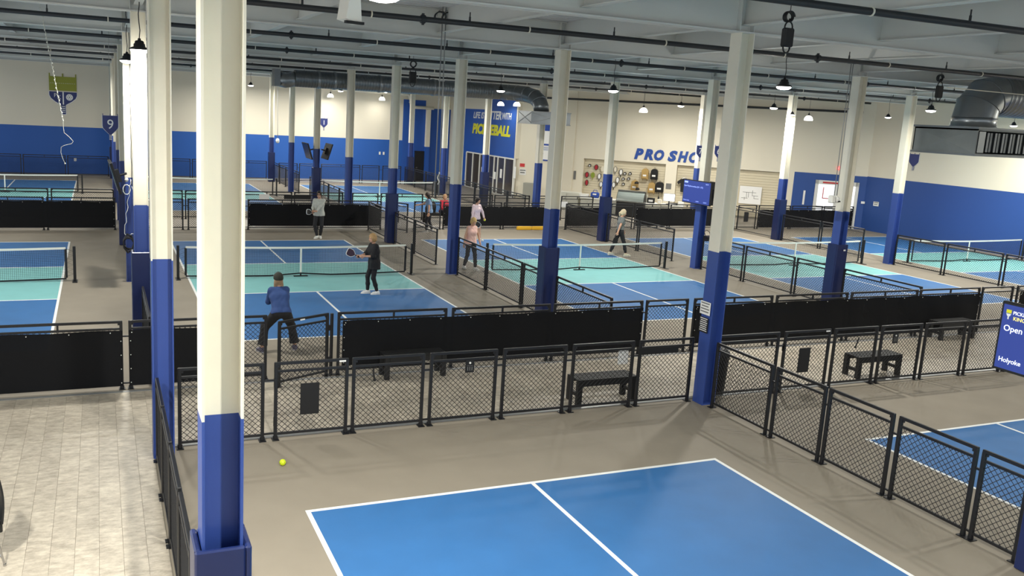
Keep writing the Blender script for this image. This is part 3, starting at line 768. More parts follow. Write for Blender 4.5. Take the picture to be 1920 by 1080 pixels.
# ---------------------------------------------------------------- ducts
def spiral(mb, p, q, r, ribs=.12, n=22):
    p, q = Vector(p), Vector(q); d = q-p; m = max(2, int(d.length/ribs)); pts = []; rr = []
    for i in range(m+1):
        c = p+d*(i/m); pts += [c-d.normalized()*.012, c, c+d.normalized()*.012]; rr += [r, r+.006, r]
    return mb.tube(pts, rr, n)
t = thing('air_duct', 'long grey spiral duct crossing the far hall, with elbow and diffuser box', 'duct', (0, 27.75, 0))
DR, DZC = .35, 5.92
spiral(MB(), (5.4, 0, DZC), (14.9, 0, DZC), DR).build('spiral_pipe', 'galv_dark', t, True)
el = [(14.9, 0, DZC), (15.3, -.08, DZC), (15.65, -.35, DZC-.02), (15.9, -.8, DZC-.06), (16.08, -1.25, DZC-.16), (16.16, -1.62, DZC-.36), (16.18, -1.8, DZC-.6), (16.18, -1.85, 5.12)]
MB().tube(el, DR, 24).build('elbow', 'galv_dark', t, True)
for q in (1, 2, 3, 4, 5): MB().tube([tuple(Vector(el[q])+(Vector(el[q+1])-Vector(el[q]))*.04*z_) for z_ in (-1, 1)], DR+.015, 24).build('seam_ring', 'galv', t, True)
MB().box(15.24, 17.2, -2.75, -1.45, 4.58, 5.1).build('diffuser_box', 'galv', t)
xb = MB()
for z0, z1 in ((4.62, 5.06), (5.06, 4.62)): xb.rod((15.23, -2.7, z0), (15.23, -1.5, z1), .012, 4); xb.rod((15.3, -2.76, z0), (17.1, -2.76, z1), .012, 4)
xb.box(15.22, 17.22, -2.77, -1.43, 4.55, 4.59).box(15.22, 17.22, -2.77, -1.43, 5.08, 5.12).build('seam', 'grey_metal', t)
MB().box(4.5, 4.75, -.3, .3, 5.55, 6.25).build('end_box', 'galv_dark', t)
MB().tube([(4.75, 0, 5.85), (5.0, 0, 5.8), (5.25, 0, 5.85), (5.45, 0, DZC)], DR-.04, 20).build('end_elbow', 'galv', t, True)
for x in (6.4, 7.1, 9.1, 11.6): MB().tube([(x-.05, 0, DZC), (x+.05, 0, DZC)], DR+.03, 22).build('joint_band', 'galv', t, True)
for x in (5.8, 8.6, 10.9, 13.4): MB().box(x-.015, x+.015, -.01, .01, DZC+DR-.03, 7.03).build('hanger_strap', 'galv', t)
# the big duct top right
BX, BY = 17.86, 5.55
t = thing('air_duct', 'big silver duct with segmented elbow and box diffuser at upper right', 'duct', (BX, BY, 0))
MB().box(0, 1.95, 0, 1.85, 4.5, 4.56).box(0, .03, .0, 1.85, 4.56, 5.17).box(0, 1.95, 1.82, 1.85, 4.56, 5.17).box(1.92, 1.95, 0, 1.85, 4.56, 5.17).box(0, 1.95, 0, 1.85, 5.12, 5.2).build('diffuser_box', 'galv_flat', t)
MB().box(-.03, 1.98, -.03, 1.88, 4.49, 4.54).box(-.03, 1.98, -.03, 1.88, 5.16, 5.21).build('box_flange', 'galv_dark', t)
MB().add([(-.002, .1, 4.58), (-.002, 1.75, 5.12), (-.03, .9, 4.86), (-.002, .1, 5.12), (-.002, 1.75, 4.58)], [(0, 2, 3), (0, 4, 2), (2, 4, 1), (2, 1, 3)]).build('cross_break', 'galv_flat', t)
MB().box(.05, .28, -.015, .02, 4.58, 5.1).build('corner_strip', 'galv', t)
for k in range(11): MB().box(.36+k*.14, .43+k*.14, -.005+.02*(k%2), .1, 4.6, 5.08).build('vane', 'galv_flat' if k % 2 else 'galv_dark', t)
NX, NY, NR = .98, .92, .53
MB().lathe([(NR+.03, 0), (NR+.03, .03), (NR, .05), (NR, .27), (NR+.012, .28)], n=40).build('neck', 'galv', t, True, loc=(NX, NY, 5.2))
ang = [0, .5, 1.07, PI/2]; R0 = .6
ring = lambda a: (Vector((NX+R0*(1-math.cos(a)), NY, 5.45+R0*math.sin(a))), a)
for s in range(3):
    mb = MB(); vs = []; nn = 40
    for a in (ang[s], ang[s+1]):
        c, _ = ring(a); ax = Vector((math.cos(a), 0, -math.sin(a))); ay = Vector((0, 1, 0))
        for k in range(nn): u = 2*PI*k/nn; vs.append(c + ax*NR*math.cos(u)+ay*NR*math.sin(u))
    mb.add(vs, [(k, (k+1) % nn, nn+(k+1) % nn, nn+k) for k in range(nn)]).build('elbow_gore', 'galv', t, True)
for s in range(4):
    a = ang[s]; c, _ = ring(a); ax = Vector((math.cos(a), 0, -math.sin(a))); ay = Vector((0, 1, 0))
    MB().tube([c+(ax*math.cos(2*PI*k/40)+ay*math.sin(2*PI*k/40))*(NR+.005) for k in range(40)], .012, 5, True).build('seam_ring', 'galv_dark', t, True)
spiral(MB(), (NX+R0, NY, 5.45+R0), (15.2, NY, 5.45+R0), NR, .16, 36).build('spiral_pipe', 'galv_dark', t, True)
MB().rod((-1.2, .1, 6.1), (3.4, -.5, 6.02), .012, 6).build('guy_wire', 'white_steel', t)
# ---------------------------------------------------------------- cable drops, reels, speaker, hanging cord
def coil(mb, c, r, turns=2, tr=.014, tilt=.2, ph=0):
    n = 24*turns; pts = [(c[0]+r*math.cos(2*PI*k/24+ph), c[1]+.03*k/24, c[2]+r*math.sin(2*PI*k/24+ph)*(1-.02*k/24)) for k in range(n)]
    return mb.tube(pts, tr, 6)
def drop_pair(label, x, y, zb, box):
    t = thing('drop_cable_pair', label, 'cable', (x, y, 0), 0, 'cable pairs hanging from the roof')
    for dx in (-.035, .035):
        MB().rod((dx, 0, 7.02), (dx+.03 if dx > 0 else dx, 0, zb), .012, 6).build('rod', 'grey_metal', t, True)
        coil(MB(), (dx*2.4, -.03, 6.8), .12, 3, .012).build('cable_coil', 'pipe', t, True)
        MB().tube([(dx*2+.09*math.cos(u/8*PI), 0, 6.82+.14*math.sin(u/8*PI)) for u in range(9)], .008, 5).build('cable_loop', 'grey_metal', t, True)
    MB().box(-.06, .08, -.015, .015, 5.5, 5.53).build('clamp', 'grey_metal', t)
    if box:
        MB().box(-.17, -.03, -.08, .08, zb-.2, zb, .02).build('speaker_box', 'white_plastic', t)
        MB().lathe([(.0, -.09), (.06, -.09), (.08, -.02), (.075, .04), (0, .1)], n=16).build('camera_head', 'white_plastic', t, True, loc=(.07, 0, zb-.1))
        MB().lathe([(0, -.02), (.05, -.02), (.045, .015), (0, .015)], n=14).build('camera_lens', 'black_plastic', t, True, loc=(.1, -.05, zb-.15))
    else:
        MB().tube([(.04+.02*math.sin(k), .02*math.cos(k), zb+.25+.03*k) for k in range(10)], .014, 6).build('wrapped_cable', 'white_plastic', t, True)
    return t
drop_pair('pair of thin grey drop rods with coils at the roof, left of centre', 4.5, 8.0, 3.05, False)
drop_pair('pair of thin drop rods ending in a white box over the right net', 15.97, 8.0, 3.22, True)
def reel(label, x, y, zt, s=1, lampx=None):
    t = thing('cable_reel', label, 'cable reel', (x, y, zt), 0, 'black hanging cable reels')
    coil(MB(), (.02, 0, -.06), .07*s, 3, .012*s).build('cable_coil', 'black_wire', t, True)
    MB().box(-.085*s, .085*s, -.05, .05, -.48*s, -.22*s, .02).build('reel_box', 'black_plastic', t)
    MB().tube([(.07*s*math.cos(u/10*PI), 0, -.22*s+.09*s*math.sin(u/10*PI)) for u in range(11)], .012, 6).build('handle', 'black_wire', t, True)
    MB().tube([(.06*s*math.cos(u/10*PI), 0, -.48*s-.08*s*math.sin(u/10*PI)) for u in range(11)], .012, 6).build('cord_loop', 'black_wire', t, True)
    MB().rod((.0, 0, 0), (0, 0, 7.03-zt), .006, 5).build('hanger_wire', 'black_wire', t)
    return t
reel('black cable reel hanging beside the tall signs column, above the largest lamp', 6.75, .24, 6.5)
reel('black cable reel hanging near the big silver duct', 17.1, 6.2, 6.42, 1.15)
reel('small black cable reel between the drop rods left of centre', 6.6, 16.0, 6.3, 1.3)
t = thing('loudspeaker', 'white wedge loudspeaker hanging at the top edge, left of centre', 'loudspeaker', (.42, .1, 5.8), .25)
MB().prism([(-.1, .02), (.1, -.02), (.075, .26), (-.06, .28)], -.02, .2).build('cabinet', 'white_plastic', t)
MB().box(-.115, .115, -.05, .0, -.03, .0).build('grille_lip', 'black_plastic', t)
MB().tube([(-.05, .1, .27), (-.05, .1, .34), (.05, .1, .34), (.05, .1, .26)], .008, 6).rod((0, .1, .34), (0, .1, 1.2), .01, 6).build('yoke', 'black_metal', t, True)
t = thing('hanging_cord', 'knotted white cord trailing down the left, before the paddle banner', 'cord', (0, 0, 0))
pts = []
zz = [7.0, 6.6, 6.2, 5.8, 5.4, 5.0, 4.6, 4.2, 3.9]
def wob(k, s): return s*math.sin(k*2.3)*.5+s*math.sin(k*5.1)*.5
N = 90
for k in range(N):
    q = k/(N-1); pts.append((-3.49+.45*q+wob(k, .012), 14+wob(k+3, .012), 7.02-2.87*q))
z = 4.0
for k, (dx, dz) in enumerate([(.0, -.35), (.02, -.35), (.05, -.05), (.15, -.2), (.12, -.22), (-.06, -.14), (-.28, -.12), (-.1, -.1), (-.02, -.3), (.06, -.35), (.08, -.3)]):
    p = pts[-1]; pts.append((p[0]+dx*.62, 14, p[2]+dz*.42))
MB().tube(pts, .006, 5).build('cord', 'cabinet', t, True)
kn = MB()
for k in range(2, N, 3): uv_sphere(kn, .011+.009*((k*7) % 3)/3, pts[k], 6, 4, 1, 1, 1.6)
uv_sphere(kn, .02, pts[-1], 6, 4)
kn.build('knots', 'cabinet', t, True)

# ---------------------------------------------------------------- screens
def screen(label, x, y, z, rz, on=True, w=1.5, h=.8, lines=()):
    t = thing('television', label, 'screen', (x, y, z), rz, 'wall screens on columns')
    MB().box(-w/2, w/2, -.035, .03, 0, h, .008).build('casing', 'black_plastic', t)
    MB().box(-w/2+.03, w/2-.03, -.04, -.034, .03, h-.03).build('display', 'screen' if on else 'screen_off', t)
    MB().box(-.16, .16, .03, .13, h*.3, h*.7).rod((0, .1, h*.5), (0, .3, h*.5), .03, 8).build('mount', 'black_metal', t)
    for s, size, lx, lz, m, al in lines: text('display_text', s, size, m, t, (lx, -.042, lz), depth=.003, align=al)
    return t
LN = (('PICKLEBALL', .056, -.575, .67, 'screen_text', 'LEFT'), ('KINGDOM', .06, -.565, .605, 'logo_text', 'LEFT'), ('Open', .1, -.66, .47, 'screen_text', 'LEFT'), ('Play', .1, -.34, .47, 'screen_text', 'LEFT'), ('Holyoke', .078, -.66, .11, 'screen_text', 'LEFT'))
tv = screen('large blue screen at the right edge reading Open Play', 7.3, -3.9, 2.28, -PI/2, True, 1.45, .8, LN)
p = MB(); p.box(-.655, -.595, -.043, -.04, .675, .715).build('logo_top', 'yellow_print', tv)
MB().prism([(-.655, .668), (-.64, .64), (-.61, .64), (-.595, .668)], -.043, -.04).box(-.632, -.618, -.043, -.04, .605, .64).build('logo_paddle', 'white_print', tv)
tv = screen('blue screen on a column before the shop, faint lettering', 16.38, 14.42, 2.25, -PI/2, True, 1.5, .8,
   (('Open Play(Intermediate (3.0 - 3.75)', .072, -.7, .56, 'screen_dim', 'LEFT'), ('Holyoke Courts', .05, -.68, .08, 'screen_dim', 'LEFT'), ('1:00 PM', .05, .0, .08, 'screen_dim', 'LEFT'), ('2:30 PM', .05, .42, .08, 'screen_dim', 'LEFT'), ('1:04 PM', .05, .45, .69, 'screen_dim', 'LEFT')))
MB().box(-.69, -.5, -.043, -.04, .68, .74).build('logo_top', 'screen_dim', tv)
screen('dark back of a screen on the column before the shop, right side', 17.2, 14.6, 2.2, PI/2, False, 1.5, .8)
screen('dark screen on the far column, left one of a pair', 7.26, 33.0, 2.26, -PI/2, False, 1.35, .8).rotation_euler.x = .3
screen('dark screen on the far column, right one of a pair', 8.0, 33.0, 2.26, PI/2, False, 1.35, .8).rotation_euler.x = .3
screen('dark screen seen edge-on beside the leftmost columns', -1.78, 14.4, 2.4, -PI/2+.03, False, 1.4, .8).rotation_euler.x = .28
# ---------------------------------------------------------------- signs
def paddle_sign(label, x, y, z, w, h, num, rz=0, m='sign_blue', hang=False):
    """shield-shaped paddle: crown pins on top, tapered blade, grip with pale bands; z is the bottom of the grip"""
    t = thing('paddle_sign', label, 'sign', (x, y, z), rz, 'paddle-shaped court number signs')
    a = w/2; hb = h*.24
    blade = [(-w*.1, hb), (w*.1, hb), (a*.62, hb+h*.12), (a*.93, hb+h*.22), (a, hb+h*.3), (a, h*.93), (-a, h*.93), (-a, hb+h*.3), (-a*.93, hb+h*.22), (-a*.62, hb+h*.12)]
    MB().prism(blade, -.02, 0).build('blade', m, t)
    MB().prism([(q*1.07, hb+(r-hb)*1.02-.004) for q, r in blade], -.012, .004).build('rim', 'white_print', t)
    pm = MB()
    for q in (-1, 0, 1): pm.box(q*(a-w*.03)-w*.02, q*(a-w*.03)+w*.02, -.018, 0, h*.93, h)
    pm.build('crown_pin', m, t)
    MB().box(-w*.085, w*.085, -.02, 0, 0, hb).build('grip', m, t)
    for k in range(4): MB().box(-w*.088, w*.088, -.023, -.02, hb*(.12+.22*k), hb*(.12+.22*k)+hb*.08).build('grip_band', 'white_print', t)
    if hang: MB().rod((0, -.01, h*.95), (0, -.01, 7.03-z), .006, 5).build('hanger_wire', 'grey_metal', t)
    if num: text('numeral', num, h*.5, 'white_print', t, (0, -.024, hb+h*.2), depth=.004)
    return t
paddle_sign('blue paddle sign with white 9 hanging by the leftmost columns', -1.9, 20.45, 3.4, .46, .84, '9', hang=True)
paddle_sign('small dark blue paddle sign with white 1 on the back wall', 11.57, YB-.005, 3.24, .5, .84, '1')
paddle_sign('blue paddle sign with white 7 in front of the shop lettering', 25.6, 26.5, 3.12, .48, .84, '7', hang=True)
paddle_sign('blue paddle sign with white 6, half hidden right of a column', 26.72, 26.5, 3.14, .48, .84, '6', hang=True)
paddle_sign('blue paddle sign on the right wall, mostly hidden by the rightmost column', 34.38, 21.3, 3.3, .55, .84, '', -PI/2)
t = thing('paddle_banner', 'large paddle banner, lime top and navy base with white PK, on the back wall', 'banner', (-4.15, YB-.01, 3.52))
W = .74
MB().prism([(-W, 1.36), (W, 1.36), (W, 2.18), (-W, 2.18)], -.02, 0).build('lime_panel', 'sign_lime', t)
pm = MB()
for q in (-1, 0, 1): pm.box(q*(W-.035)-.03, q*(W-.035)+.03, -.02, 0, 2.18, 2.36)
pm.build('crown_pin', 'sign_lime', t)
dm = MB()
for k in range(14): dm.box(-.68+k*.1, -.65+k*.1, -.024, -.02, 1.78, 1.81)
dm.build('dotted_line', 'white_print', t)
blade = [(-.12, .54), (.12, .54), (.45, .74), (.66, .92), (W, 1.1), (W, 1.3), (-W, 1.3), (-W, 1.1), (-.66, .92), (-.45, .74)]
MB().prism(blade, -.02, 0).build('navy_blade', 'sign_blue', t)
MB().prism([(q*1.05, .54+(r-.54)*1.06-.04) for q, r in blade], -.012, .003).box(-.15, .15, -.012, .003, -.04, .6).build('rim', 'white_print', t)
MB().box(-.12, .12, -.021, 0, 0, .54).build('grip', 'sign_blue', t)
for k in range(4): MB().box(-.09, .09, -.025, -.021, .1+k*.11, .14+k*.11).build('grip_band', 'white_print', t)
MB().box(-.035, .035, -.024, -.02, .56, 1.3).build('stripe', 'white_print', t)
text('letter', 'P', .33, 'white_print', t, (-.42, -.024, .98), depth=.005); text('letter', 'K', .33, 'white_print', t, (-.22, -.024, .87), depth=.005)
MB().lathe([(0, 0), (.19, 0), (.19, .004), (0, .004)], n=24).build('ball_disc', 'white_print', t, loc=(.34, -.022, 1.0)).rotation_euler = (PI/2, 0, 0)
hm = MB()
for k in range(6): a = k*PI/3; hm.rod((.34+.11*math.cos(a), -.03, 1.0+.11*math.sin(a)), (.34+.11*math.cos(a), -.026, 1.0+.11*math.sin(a)), .02, 8)
hm.rod((.34, -.03, 1.0), (.34, -.026, 1.0), .028, 8)
hm.build('ball_hole', 'black_print', t)
# slogan on the entrance wall (reads along -Y)
t = thing('wall_slogan', 'white and yellow slogan LIFE IS BETTER WITH PICKLEBALL on the blue entrance wall', 'lettering', (20.575, 41.15, 0), -PI/2)
fit_text('slogan_word', 'LIFE IS', -2.94, -1.2, 4.58, 5.0, 'white_print', t, bold=.012)
fit_text('slogan_word', 'BETTER', -1.1, 1.46, 4.58, 5.1, 'white_print', t)
fit_text('slogan_word', 'WITH', 1.56, 2.92, 4.62, 5.02, 'white_print', t, bold=.012)
fit_text('slogan_word', 'PICKLEBALL', -3.02, 2.86, 3.58, 4.26, 'yellow_print', t, bold=.03)
# shop lettering
t = thing('shop_lettering', 'large blue slanted letters PRO SHOP on the cream wall', 'lettering', (34.4, 24, 0), SH_RZ)
for ch, x0, x1 in (('P', -12.2, -11.69), ('R', -11.64, -11.12), ('O', -11.08, -10.53), ('S', -10.32, -9.79), ('H', -9.76, -9.19), ('O', -9.15, -8.6), ('P', -8.52, -8.0)):
    fit_text('letter', ch, x0, x1, 2.83, 3.44, 'blue_print', t, -.02, .04, .22, .035)
def at_shop(s, z, off=0): return (34.4-.70711*s-.70711*off, 24+.70711*s-.70711*off, z)
# ---------------------------------------------------------------- goods hanging on the slat wall
def oval(w, h, n=16, cx=0, cz=0): return [(cx+w/2*math.cos(2*PI*k/n), cz+h/2*math.sin(2*PI*k/n)) for k in range(n)]
def shop_paddle(label, s, z, m1, m2, w=.22, h=.3, grip=True):
    t = thing('paddle', label, 'paddle', at_shop(s, z, -.16), SH_RZ, 'paddles and covers on the slat wall')
    MB().prism(oval(w, h), -.03, 0).build('edge_guard', m2, t)
    MB().prism(oval(w*.72, h*.84), -.036, -.03).build('face', m1, t)
    MB().box(-.02, .02, -.03, 0, -h/2-.12 if grip else -h/2-.02, -h/2+.03, .005).build('grip', m2, t)
    MB().rod((0, 0, h/2-.02), (0, .05, h/2+.02), .008, 5).build('peg', 'chrome', t)
shop_paddle('red paddle cover, top row of the slat wall at left', 14.39, 2.19, 'red', 'black_plastic', .24, .32, False)
shop_paddle('red paddle cover, leftmost of the middle row on the slat wall', 14.91, 1.72, 'red', 'black_plastic', .23, .33, False)
shop_paddle('red and black paddle cover, lowest at left on the slat wall', 14.89, 1.26, 'red', 'black_plastic', .2, .34, False)
shop_paddle('green paddle cover on the slat wall', 14.56, 1.72, 'green', 'sign_lime', .24, .34)
shop_paddle('cream paddle with thin dark edge, top row left of the pole', 14.01, 2.13, 'cream', 'slat', .22, .36)
shop_paddle('white paddle with dark edges, middle row left of the pole', 14.17, 1.68, 'white_print', 'black_plastic', .22, .34)
shop_paddle('white paddle with dark edges, low left of the pole', 14.03, 1.23, 'white_print', 'black_plastic', .21, .34)
shop_paddle('white paddle with thin dark outline, top row right of the pole', 13.26, 2.15, 'cream', 'grey_print', .21, .34)
shop_paddle('white paddle with black edges, second right of the pole', 12.92, 2.02, 'white_print', 'black_plastic', .22, .36)
shop_paddle('white paddle with dark red edge, middle right of the pole', 13.08, 1.55, 'white_print', 'black_plastic', .22, .36)
shop_paddle('white paddle with black edges, low right of the pole', 13.28, 1.26, 'white_print', 'black_plastic', .22, .34)
def shop_pack(label, s, z, m, w=.16, h=.14):
    t = thing('ball_pack', label, 'box', at_shop(s, z, -.14), SH_RZ, 'small packs on the slat wall')
    MB().box(-w/2, w/2, -.05, .02, -h/2, h/2, .01).build('carton', m, t); MB().box(-w*.25, w*.25, -.054, -.05, -h*.28, h*.2).build('window', 'white_print', t)
    MB().box(-.02, .02, -.03, .05, h/2, h/2+.03).build('hang_tab', 'grey_print', t)
for lab, s, z in (('small dark pack, top left of the slat wall', 14.78, 2.26), ('small dark pack, upper left of the pack cluster', 12.68, 1.95), ('small dark pack, upper right of the pack cluster', 12.38, 1.97),
                  ('small dark pack, middle left of the pack cluster', 12.75, 1.64), ('small dark pack, middle right of the pack cluster', 12.44, 1.67), ('small dark pack, lowest of the pack cluster', 12.72, 1.34)):
    shop_pack(lab, s, z, 'black_plastic')
def backpack(label, s, z, m, w=.4, h=.6):
    t = thing('backpack', label, 'backpack', at_shop(s, z, -.12), SH_RZ, 'backpacks on the slat wall')
    MB().prism([(-w/2, -h*.45), (-w*.42, -h/2), (w*.42, -h/2), (w/2, -h*.45), (w*.47, h*.3), (w*.3, h*.46), (0, h/2), (-w*.3, h*.46), (-w*.47, h*.3)], -.2, 0).build('main_bag', m, t)
    MB().box(-w*.36, w*.36, -.26, -.2, -h*.44, -h*.02, .02).build('front_pocket', m, t)
    MB().box(-w*.24, w*.24, -.268, -.26, -h*.22, -h*.06).build('badge', 'white_print', t)
    MB().tube([(-.05, -.08, h/2-.02), (-.03, -.08, h/2+.06), (.03, -.08, h/2+.06), (.05, -.08, h/2-.02)], .012, 6).build('top_handle', m, t)
    for sx in (-1, 1): MB().tube([(sx*w*.3, -.02, -h*.45), (sx*w*.33, -.06, -h*.56), (sx*w*.3, -.02, -h*.64)], .014, 5).build('strap', m, t)
backpack('tan backpack, upper left of the four hanging packs', 11.5, 2.03, 'tan'); backpack('black backpack, upper right of the hanging packs', 10.98, 2.05, 'black_plastic')
backpack('tan backpack behind the two dark caps', 12.04, 1.33, 'tan'); backpack('tan backpack in the lower row, beside the round black bag', 11.06, 1.28, 'tan')
backpack('round black bag in the lower row of the slat wall', 10.62, 1.35, 'black_plastic', .46, .58)
def cap(label, s, z):
    t = thing('cap', label, 'cap', at_shop(s, z, .3), SH_RZ, 'dark caps on the slat wall')
    MB().lathe([(.12, 0), (.118, .05), (.09, .1), (.04, .125), (0, .13)], n=16).build('crown', 'black_plastic', t, True)
    MB().prism([(-.09, 0), (.09, 0), (.08, .012), (-.08, .012)], -.2, -.08).build('brim', 'black_plastic', t)
cap('dark cap over the tan backpack, upper one', 11.88, 1.46); cap('dark cap over the tan backpack, lower one', 11.8, 1.12)
t = thing('shirt_display', 'black shirt hanging left of the blue screen', 'shirt', at_shop(9.25, 1.18, -.05), SH_RZ)
MB().prism([(-.2, 0), (.2, 0), (.22, .5), (.36, .42), (.42, .54), (.24, .72), (.08, .76), (-.08, .76), (-.24, .72), (-.42, .54), (-.36, .42), (-.22, .5)], -.06, 0).build('fabric', 'black_plastic', t)
MB().tube([(-.2, -.03, .72), (0, -.03, .8), (.2, -.03, .72)], .01, 5).build('hanger', 'chrome', t)
plaque('small framed notice on the cream pier beside the shop bay', *at_shop(10.12, 1.28, .01), .3, .32, 'grey_print', rz=SH_RZ, lines=3)
plaque('white line-drawn floor plan on the slat wall, right bay', *at_shop(5.7, .82, -.15), 1.15, .96, 'white_print', 'floor_plan', 'poster', SH_RZ, 0)
fp = MB(); 
for q in ((-.4, -.1, .62, .64), (-.1, -.08, .35, .64), (.1, .12, .45, .75), (.1, .42, .45, .47), (-.3, -.28, .2, .36), (.2, .46, .3, .32), (-.45, -.12, .3, .32), (-.3, -.28, .3, .36), (.2, .22, .3, .47), (-.2, .3, .62, .64), (.1, .12, .47, .62), (-.2, -.18, .32, .62)): fp.box(q[0], q[1], -.012, -.009, q[2], q[3])
pl = [o for o in bpy.data.objects if o.name == 'floor_plan'][0]; fp.build('drawing', 'grey_print', pl)
t = thing('exit_sign', 'red lit exit sign above the blue corner', 'sign', at_shop(1.3, 3.0, .02), SH_RZ)
MB().box(-.2, .2, -.05, 0, 0, .18, .01).build('casing', 'exit', t); text('letter', 'EXIT', .15, 'white_print', t, (0, -.054, .04), depth=.003, bold=.004)
plaque('tall narrow white sign left of the bright shop door', *at_shop(2.95, 1.05, .02), .1, .75, 'white_print', 'strip_sign', 'sign', SH_RZ)
plaque('small white notice right of the bright door', *at_shop(.05, 1.35, .08), .18, .12, 'white_print', rz=SH_RZ)
plaque('white safety notice on the blue right wall near the corner', 34.38, 23.2, 1.32, .34, .22, 'white_print', rz=-PI/2, lines=2)
# notices and cabinets on the cream wall left of the shop
t = thing('wall_banner', 'tall blue and white printed banner on the cream wall', 'banner', at_shop(17.5, 2.35, .08), SH_RZ)
MB().box(-.3, .3, -.03, 0, 0, 2.6).build('sheet', 'white_print', t)
MB().box(-.3, .3, -.034, -.03, 1.75, 2.25).box(-.3, .3, -.034, -.03, .9, 1.0).box(-.3, .3, -.034, -.03, 0, .08).box(-.3, -.2, -.034, -.03, 1.0, 1.75).build('blue_field', 'royal', t)
pm = MB().prism([(-.2, .3), (-.06, .42), (-.2, .54), (-.28, .54), (-.16, .42), (-.28, .3)], -.036, -.03)
for k in range(4): pm.box(-.18, .2, -.034, -.03, .62+k*.06, .64+k*.06)
pm.build('print', 'blue_print', t)
plaque('small white restroom plate with black figure on the cream wall', *at_shop(18.8, 1.42, .07), .42, .36, 'white_print', rz=SH_RZ, lines=2)
plaque('small red mark plate on the cream wall', *at_shop(18.85, 1.9, .07), .3, .2, 'red_print', rz=SH_RZ)
plaque('narrow grey thermostat plate on the cream wall', *at_shop(15.6, 1.4, .02), .14, .5, 'grey_print', 'thermostat', 'thermostat', SH_RZ)
plaque('white notice on the blue jamb beside the glass doors', 20.58, 37.35, 1.2, .3, .7, 'white_print', rz=-PI/2)
plaque('white notice left of the black door', 17.72, YB-.04, 1.35, .22, .14, 'white_print')
t = thing('wall_switches', 'pair of white outlet plates on the bright blue wall', 'outlet', (15.6, YB-.01, 1.75))
MB().box(-.16, -.04, -.02, 0, 0, .2, .004).build('plate', 'white_plastic', t); MB().box(.12, .24, -.02, 0, 0, .2, .004).build('plate', 'white_plastic', t)
plaque('white outlet plate on the dark blue wall under the banner', -3.6, YB-.01, .75, .14, .2, 'white_print', 'outlet', 'outlet')
def cabinet(label, s, off, w, d, h, m, doors=1):
    t = thing('cabinet', label, 'cabinet', at_shop(s, 0, off), SH_RZ)
    MB().box(-w/2, w/2, 0, d, 0, h, .01).build('body', m, t)
    for k in range(doors):
        a = -w/2+w*k/doors; MB().box(a+.02, a+w/doors-.02, -.02, 0, .06, h-.04, .006).build('door', m, t); MB().rod((a+w/doors-.07, -.03, h*.6), (a+w/doors-.07, -.03, h*.72), .01, 6).build('handle', 'chrome', t)
    return t
cabinet('grey metal cabinet against the cream wall by the glass doors', 18.2, .5, .75, .4, 1.0, 'cabinet_grey')
cabinet('pale cabinet at the left end of the shop counter', 14.88, 4.0, 1.35, .7, .96, 'cabinet', 2)
plaque('small white card on the fence before the pale cabinet', 16.75, Y3-.03, 1.0, .3, .24, 'white_print', 'card', 'notice')
t = thing('shop_counter', 'long white shop counter behind the rear windscreen', 'counter', at_shop(11.1, 0, 4.2), SH_RZ)
MB().box(-3.0, 2.5, 0, .75, .72, .77, .008).build('worktop', 'white_plastic', t)
for k in range(5): MB().box(-2.95+k*1.08, -1.9+k*1.08, .06, .7, .02, .72, .006).build('front_panel', 'cabinet', t)
t = thing('glass_warmer', 'glass-topped food warmer on a dark base before the counter', 'warmer', at_shop(11.25, 0, 4.75), SH_RZ)
MB().box(-.72, .72, 0, .5, .05, .8, .01).build('base', 'black_plastic', t); MB().box(-.75, .75, -.05, .52, .78, .84, .006).build('shelf', 'steel', t)
arc = [(-.04+.5-.5*math.cos(a*PI/2/6), .84+.5*math.sin(a*PI/2/6)) for a in range(7)]
g = MB()
for (ya, za), (yb, zb) in zip(arc[:-1], arc[1:]): g.add([(-.7, ya, za), (.7, ya, za), (.7, yb, zb), (-.7, yb, zb)], [(0, 1, 2, 3)])
g.build('curved_glass', 'glass', t)
MB().box(-.72, .72, .44, .52, .84, 1.36).box(-.72, .72, .2, .52, 1.33, 1.37).build('hood', 'steel', t)
for sx in (-1, 1): MB().prism([(y_, z_) for y_, z_ in arc]+[(.5, .84)], -.012, .012).build('end_panel', 'black_plastic', t, loc=(sx*.71, 0, 0), rz=PI/2)
MB().box(-.65, .65, .05, .42, 1.02, 1.04).build('rack', 'chrome', t)
ctr = lambda s, z=.77, o=3.85: at_shop(s, z, o)
t = thing('monitor', 'white-screened computer monitor on the shop counter', 'monitor', ctr(9.4), SH_RZ)
MB().box(-.3, .3, -.02, .02, .16, .56, .008).build('casing', 'black_plastic', t); MB().box(-.285, .285, -.024, -.02, .175, .545).build('display', 'daylight', t)
MB().box(-.03, .03, 0, .04, .02, .2).box(-.14, .14, -.08, .08, 0, .02).build('stand', 'black_plastic', t)
t = thing('tote_bag', 'royal blue bag standing on the counter at left', 'bag', ctr(13.35), SH_RZ)
MB().box(-.22, .22, -.12, .12, 0, .3, .05).build('bag_body', 'royal', t); MB().tube([(-.12, 0, .28), (-.08, 0, .42), (.08, 0, .42), (.12, 0, .28)], .018, 6).build('handle', 'royal', t); MB().box(-.1, .1, -.13, -.12, .16, .24).build('badge', 'white_print', t)
def carton(label, s, m, w, d, h, o=3.85, lid=None):
    t = thing('carton', label, 'box', ctr(s, .77, o), SH_RZ)
    MB().box(-w/2, w/2, -d/2, d/2, 0, h, .01).build('box_body', m, t); MB().box(-w/2+.01, w/2-.01, -d/2+.01, d/2-.01, h, h+.015).build('lid', lid or m, t)
    MB().box(-w*.3, w*.3, -d/2-.004, -d/2, h*.3, h*.7).build('label_patch', 'white_print', t)
carton('white carton at the left end of the counter', 13.95, 'white_plastic', .5, .3, .16); carton('beige carton beside the blue bag', 12.9, 'slat', .3, .25, .22)
